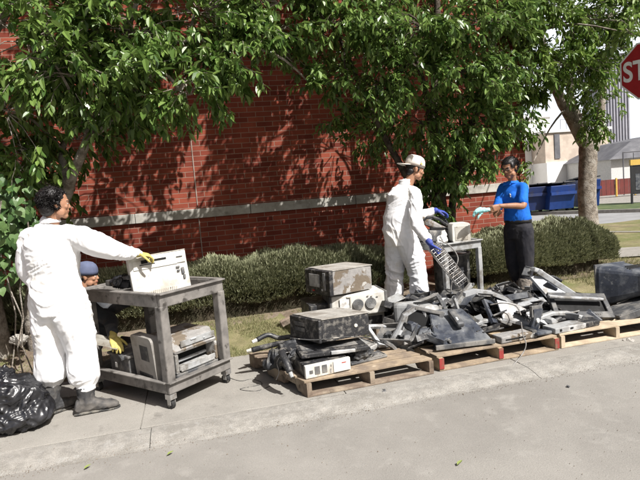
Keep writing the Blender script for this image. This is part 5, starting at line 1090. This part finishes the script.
# loose heap filling: small parts under and behind the large pieces
hr = random.Random(21)
def top(x, y):           # heap height over the pallets
    h = 0
    for cx, cy, rx, ry, hh in ((2.2, 4.95, .85, .65, .25), (2.8, 4.85, .75, .65, .24), (2.70, 4.4, .55, .42, .19), (3.30, 5.0, .65, .5, .20), (3.3, 4.5, .45, .35, .12), (1.95, 4.6, .4, .45, .18)):
        d = ((x-cx)/rx)**2+((y-cy)/ry)**2; h = max(h, hh*max(0, 1-d))
    return h
kinds = ['offcut', 'offcut', 'plate', 'plate', 'plate', 'circuit', 'clip', 'wedge', 'wedge', 'slab', 'slab', 'coil', 'tube']; made = 0
GRP = 'small scrap pieces in the heap on the pallets'
while made < 210:
    x = hr.uniform(1.55, 3.85); y = hr.uniform(4.15, 5.6); h = top(x, y)
    if h < .03 or (x < 1.92 and y > 4.75): continue
    k = hr.choice(kinds); z = PZ+h*hr.uniform(.35, 1.0); s = hr.uniform(.7, 1.35); m = hr.choice(['blackp', 'charp', 'bluep', 'blackp', 'mudk', 'charp', 'charp', 'greyp', 'mudk', 'silver', 'mudk', 'bluep'] if k != 'slab' else ['blackp', 'charp', 'bluep', 'mudk'])
    rot = (hr.gauss(0, 24), hr.gauss(0, 22), hr.uniform(0, 360)); zone = 'before the rounded hedge' if x > 3.05 else ('below the blue shirt' if x > 2.65 else ('below the table' if x > 2.2 else 'below the cap wearer'))
    lab = {'offcut': 'broken casing corner', 'plate': 'loose flat plastic plate', 'circuit': 'bare dusty circuit board', 'clip': 'bent plastic bracket', 'wedge': 'wedge shaped cover fragment', 'coil': 'tangled wire loop', 'tube': 'short rounded plastic bar', 'slab': 'flat gutted equipment shell'}[k]
    nm = {'offcut': 'casing_scrap', 'plate': 'plate_scrap', 'circuit': 'circuit_board', 'clip': 'bracket_scrap', 'wedge': 'cover_scrap', 'coil': 'wire_loop', 'tube': 'bar_scrap', 'slab': 'shell_scrap'}[k]
    b = B()
    if k == 'offcut': box(b, (0, 0, 0), (.17*s, .012, .10*s)); box(b, (.08*s, .045*s, 0), (.012, .08*s, .099*s)); box(b, (0, .04*s, -.044*s), (.16*s, .07*s, .01)); dent(b, .012, 9, 1, made)
    elif k == 'plate': box(b, (0, 0, 0), (.24*s, .15*s, .012), bevel=.003); dent(b, .018, 7, 2, made)
    elif k == 'circuit':
        box(b, (0, 0, 0), (.18*s, .13*s, .004)); 
        for j in range(9): box(b, (hr.uniform(-.07, .07)*s, hr.uniform(-.05, .05)*s, .010), (hr.uniform(.01, .04), hr.uniform(.01, .03), .016))
        m = 'board' if hr.random() < .2 else 'mudk'
    elif k == 'clip': box(b, (0, 0, 0), (.16*s, .03, .012)); box(b, (.075*s, 0, .05*s), (.012, .03, .10*s), rot=(0, .2, 0)); box(b, (-.07*s, 0, .025), (.012, .03, .05)); dent(b, .008, 9, 1, made)
    elif k == 'wedge': box(b, (0, 0, 0), (.16*s, .13*s, .08*s), bevel=.008, taper=(.6, .35)); dent(b, .008, 9, 1, made)
    elif k == 'coil':
        a0_ = hr.uniform(0, 6); tube(b, [V(((.05+.012*sin(a*1.7+a0_))*s*cos(a), (.05+.015*cos(a*1.3))*s*sin(a), .02*sin(a*.7+a0_))) for a in [i*.45 for i in range(34)]], .0035, 5); m = hr.choice(['cable', 'cableg', 'cable', 'label'])
    elif k == 'slab':
        w__, d__ = .26*s, .19*s; box(b, (0, 0, 0), (w__, d__, .014)); 
        for sx, sy, ww, dd in ((0, -1, w__, .012), (0, 1, w__, .012), (-1, 0, .012, d__-.025), (1, 0, .012, d__-.025)): box(b, (sx*(w__/2-.006), sy*(d__/2-.006), .027), (ww-.002, dd, .042))
        for j in range(4): box(b, (hr.uniform(-.3, .3)*w__, hr.uniform(-.3, .3)*d__, .02), (hr.uniform(.02, .07), hr.uniform(.02, .05), .03))
        dent(b, .014, 8, 1, made)
    else: tube(b, [V((-.12*s, 0, 0)), V((-.04*s, .01, .015)), V((.05*s, .01, .012)), V((.13*s, -.01, -.01))], [.016, .02, .02, .013], 8, 2)
    o = obj(nm, b, m); o.location = (x, y, z+.02); o.rotation_euler = [R(a) for a in rot]
    colw = {'blackp': 'black', 'charp': 'charcoal', 'bluep': 'blue black', 'greyp': 'light grey', 'mudk': 'mud splashed', 'silver': 'silver', 'mudp': 'mud brown', 'board': 'green', 'cable': 'black', 'cableg': 'grey', 'label': 'whitish'}[m]
    f_ = (z-PZ)/h; hw_ = 'low in the heap' if f_ < .55 else ('midway up the heap' if f_ < .8 else 'atop the heap')
    dw_ = 'kerb side' if y < 4.65 else ('middle' if y < 5.05 else 'hedge side')
    tag(o, colw+' '+lab+' '+hw_+' '+zone+', '+dw_, 'scrap', GRP); made += 1

# ------------------------------------------------------------------ bag, stones and litter
b = B(); ell(b, (0, 0, .19), (.25, .21, .20)); ell(b, (.04, -.02, .10), (.27, .22, .12)); ell(b, (-.05, .02, .33), (.12, .10, .12)); ell(b, (-.10, .0, .43), (.04, .04, .06))
me = remesh(b, .008, 2); folds(me, .022, (5, 5, 4), 2., .5); folds(me, .015, (9, 9, 6), 6., .4); folds(me, .007, (22, 22, 15), 3., .4)
for v in me.vertices: v.co.z = max(v.co.z, .0)
o = obj('garbage_bag', me, 'bag'); q = G(12, 433, 0); o.location = (q.x-.03, q.y+.13, .002); tag(o, 'full shiny black garbage bag at the bottom left corner', 'bag')
def stone(label, p, s, m, seed):
    b = B(); ell(b, (0, 0, s*.35), (s, s*.7, s*.6), sub=3)
    for v in b.verts: v.co += v.co.normalized()*noise.noise(v.co*(2.2/s)+V((seed, 0, 0)))*s*.45
    o = obj('stone', b, m); o.location = p; o.rotation_euler.z = seed; tag(o, label, 'stone')
stone('pale rubble lump at the foot of the left tree trunk', P(20, 343, 5.7)*1, .085, 'rock', 3); bpy.context.view_layer.update()
stone('dark lump of debris on the street in front of the near pallet', G(384, 394, -.03), .035, 'charp', 4); stone('grey rock by the kerb in front of the pine pallet', G(629, 344, -.03), .05, 'rock', 6)
stone('tiny dark pebble out on the street', G(568, 387, -.033), .014, 'charp', 8)
lv_r = random.Random(5)
for i, (x, y) in enumerate(((363, 403), (395, 395), (167, 456), (84, 470), (457, 466))):
    lf = Leaves(); lf.leaf(V((0, 0, .006)), V((1, lv_r.uniform(-1, 1), .1)), V((0, 0, 1)), .05, .022, .3, -.1)
    o = obj('fallen_leaf', lf.mesh('fallen_leaf'), 'greenbit'); g = G(x, y, -.03 if y > 390 and x > 290 or y > 455 else .004); o.location = g
    tag(o, ('fallen green leaf on the concrete by the near pallet front', 'fallen green leaf beside the dark debris lump', 'fallen green leaf on the kerb below the cart', 'fallen green leaf at the bottom left of the street', 'fallen green leaf alone at the bottom middle of the street', 'fallen green leaf on the kerb below the cart caster', 'fallen green leaf under the near pallet corner', 'fallen green leaf on the open street')[i], 'leaf', 'fallen leaves on the pavement')
# grit on the pavements
r = random.Random(11); lf = []; fc = []
for i in range(3800):
    x = r.uniform(-3, 6); y = r.uniform(2.2, 5.2) if r.random() < .5 else 3.54+r.gauss(0, .035)
    z = -.032 if y < 3.57 else (.002 if y > 3.66 else -.02)
    s = r.uniform(.0012, .0038)*(1.6 if r.random() < .06 else 1); k = len(lf)
    for dx, dy, dz in ((1, 0, 0), (-.4, .9, 0), (-.6, -.8, 0), (0, 0, 1.1)): lf.append((x+dx*s, y+dy*s, z+dz*s))
    fc += [(k, k+1, k+3), (k+1, k+2, k+3), (k+2, k, k+3)]
me = bpy.data.meshes.new('grit'); me.from_pydata(lf, [], fc); struct('grit', me, 'soil', 'stuff')
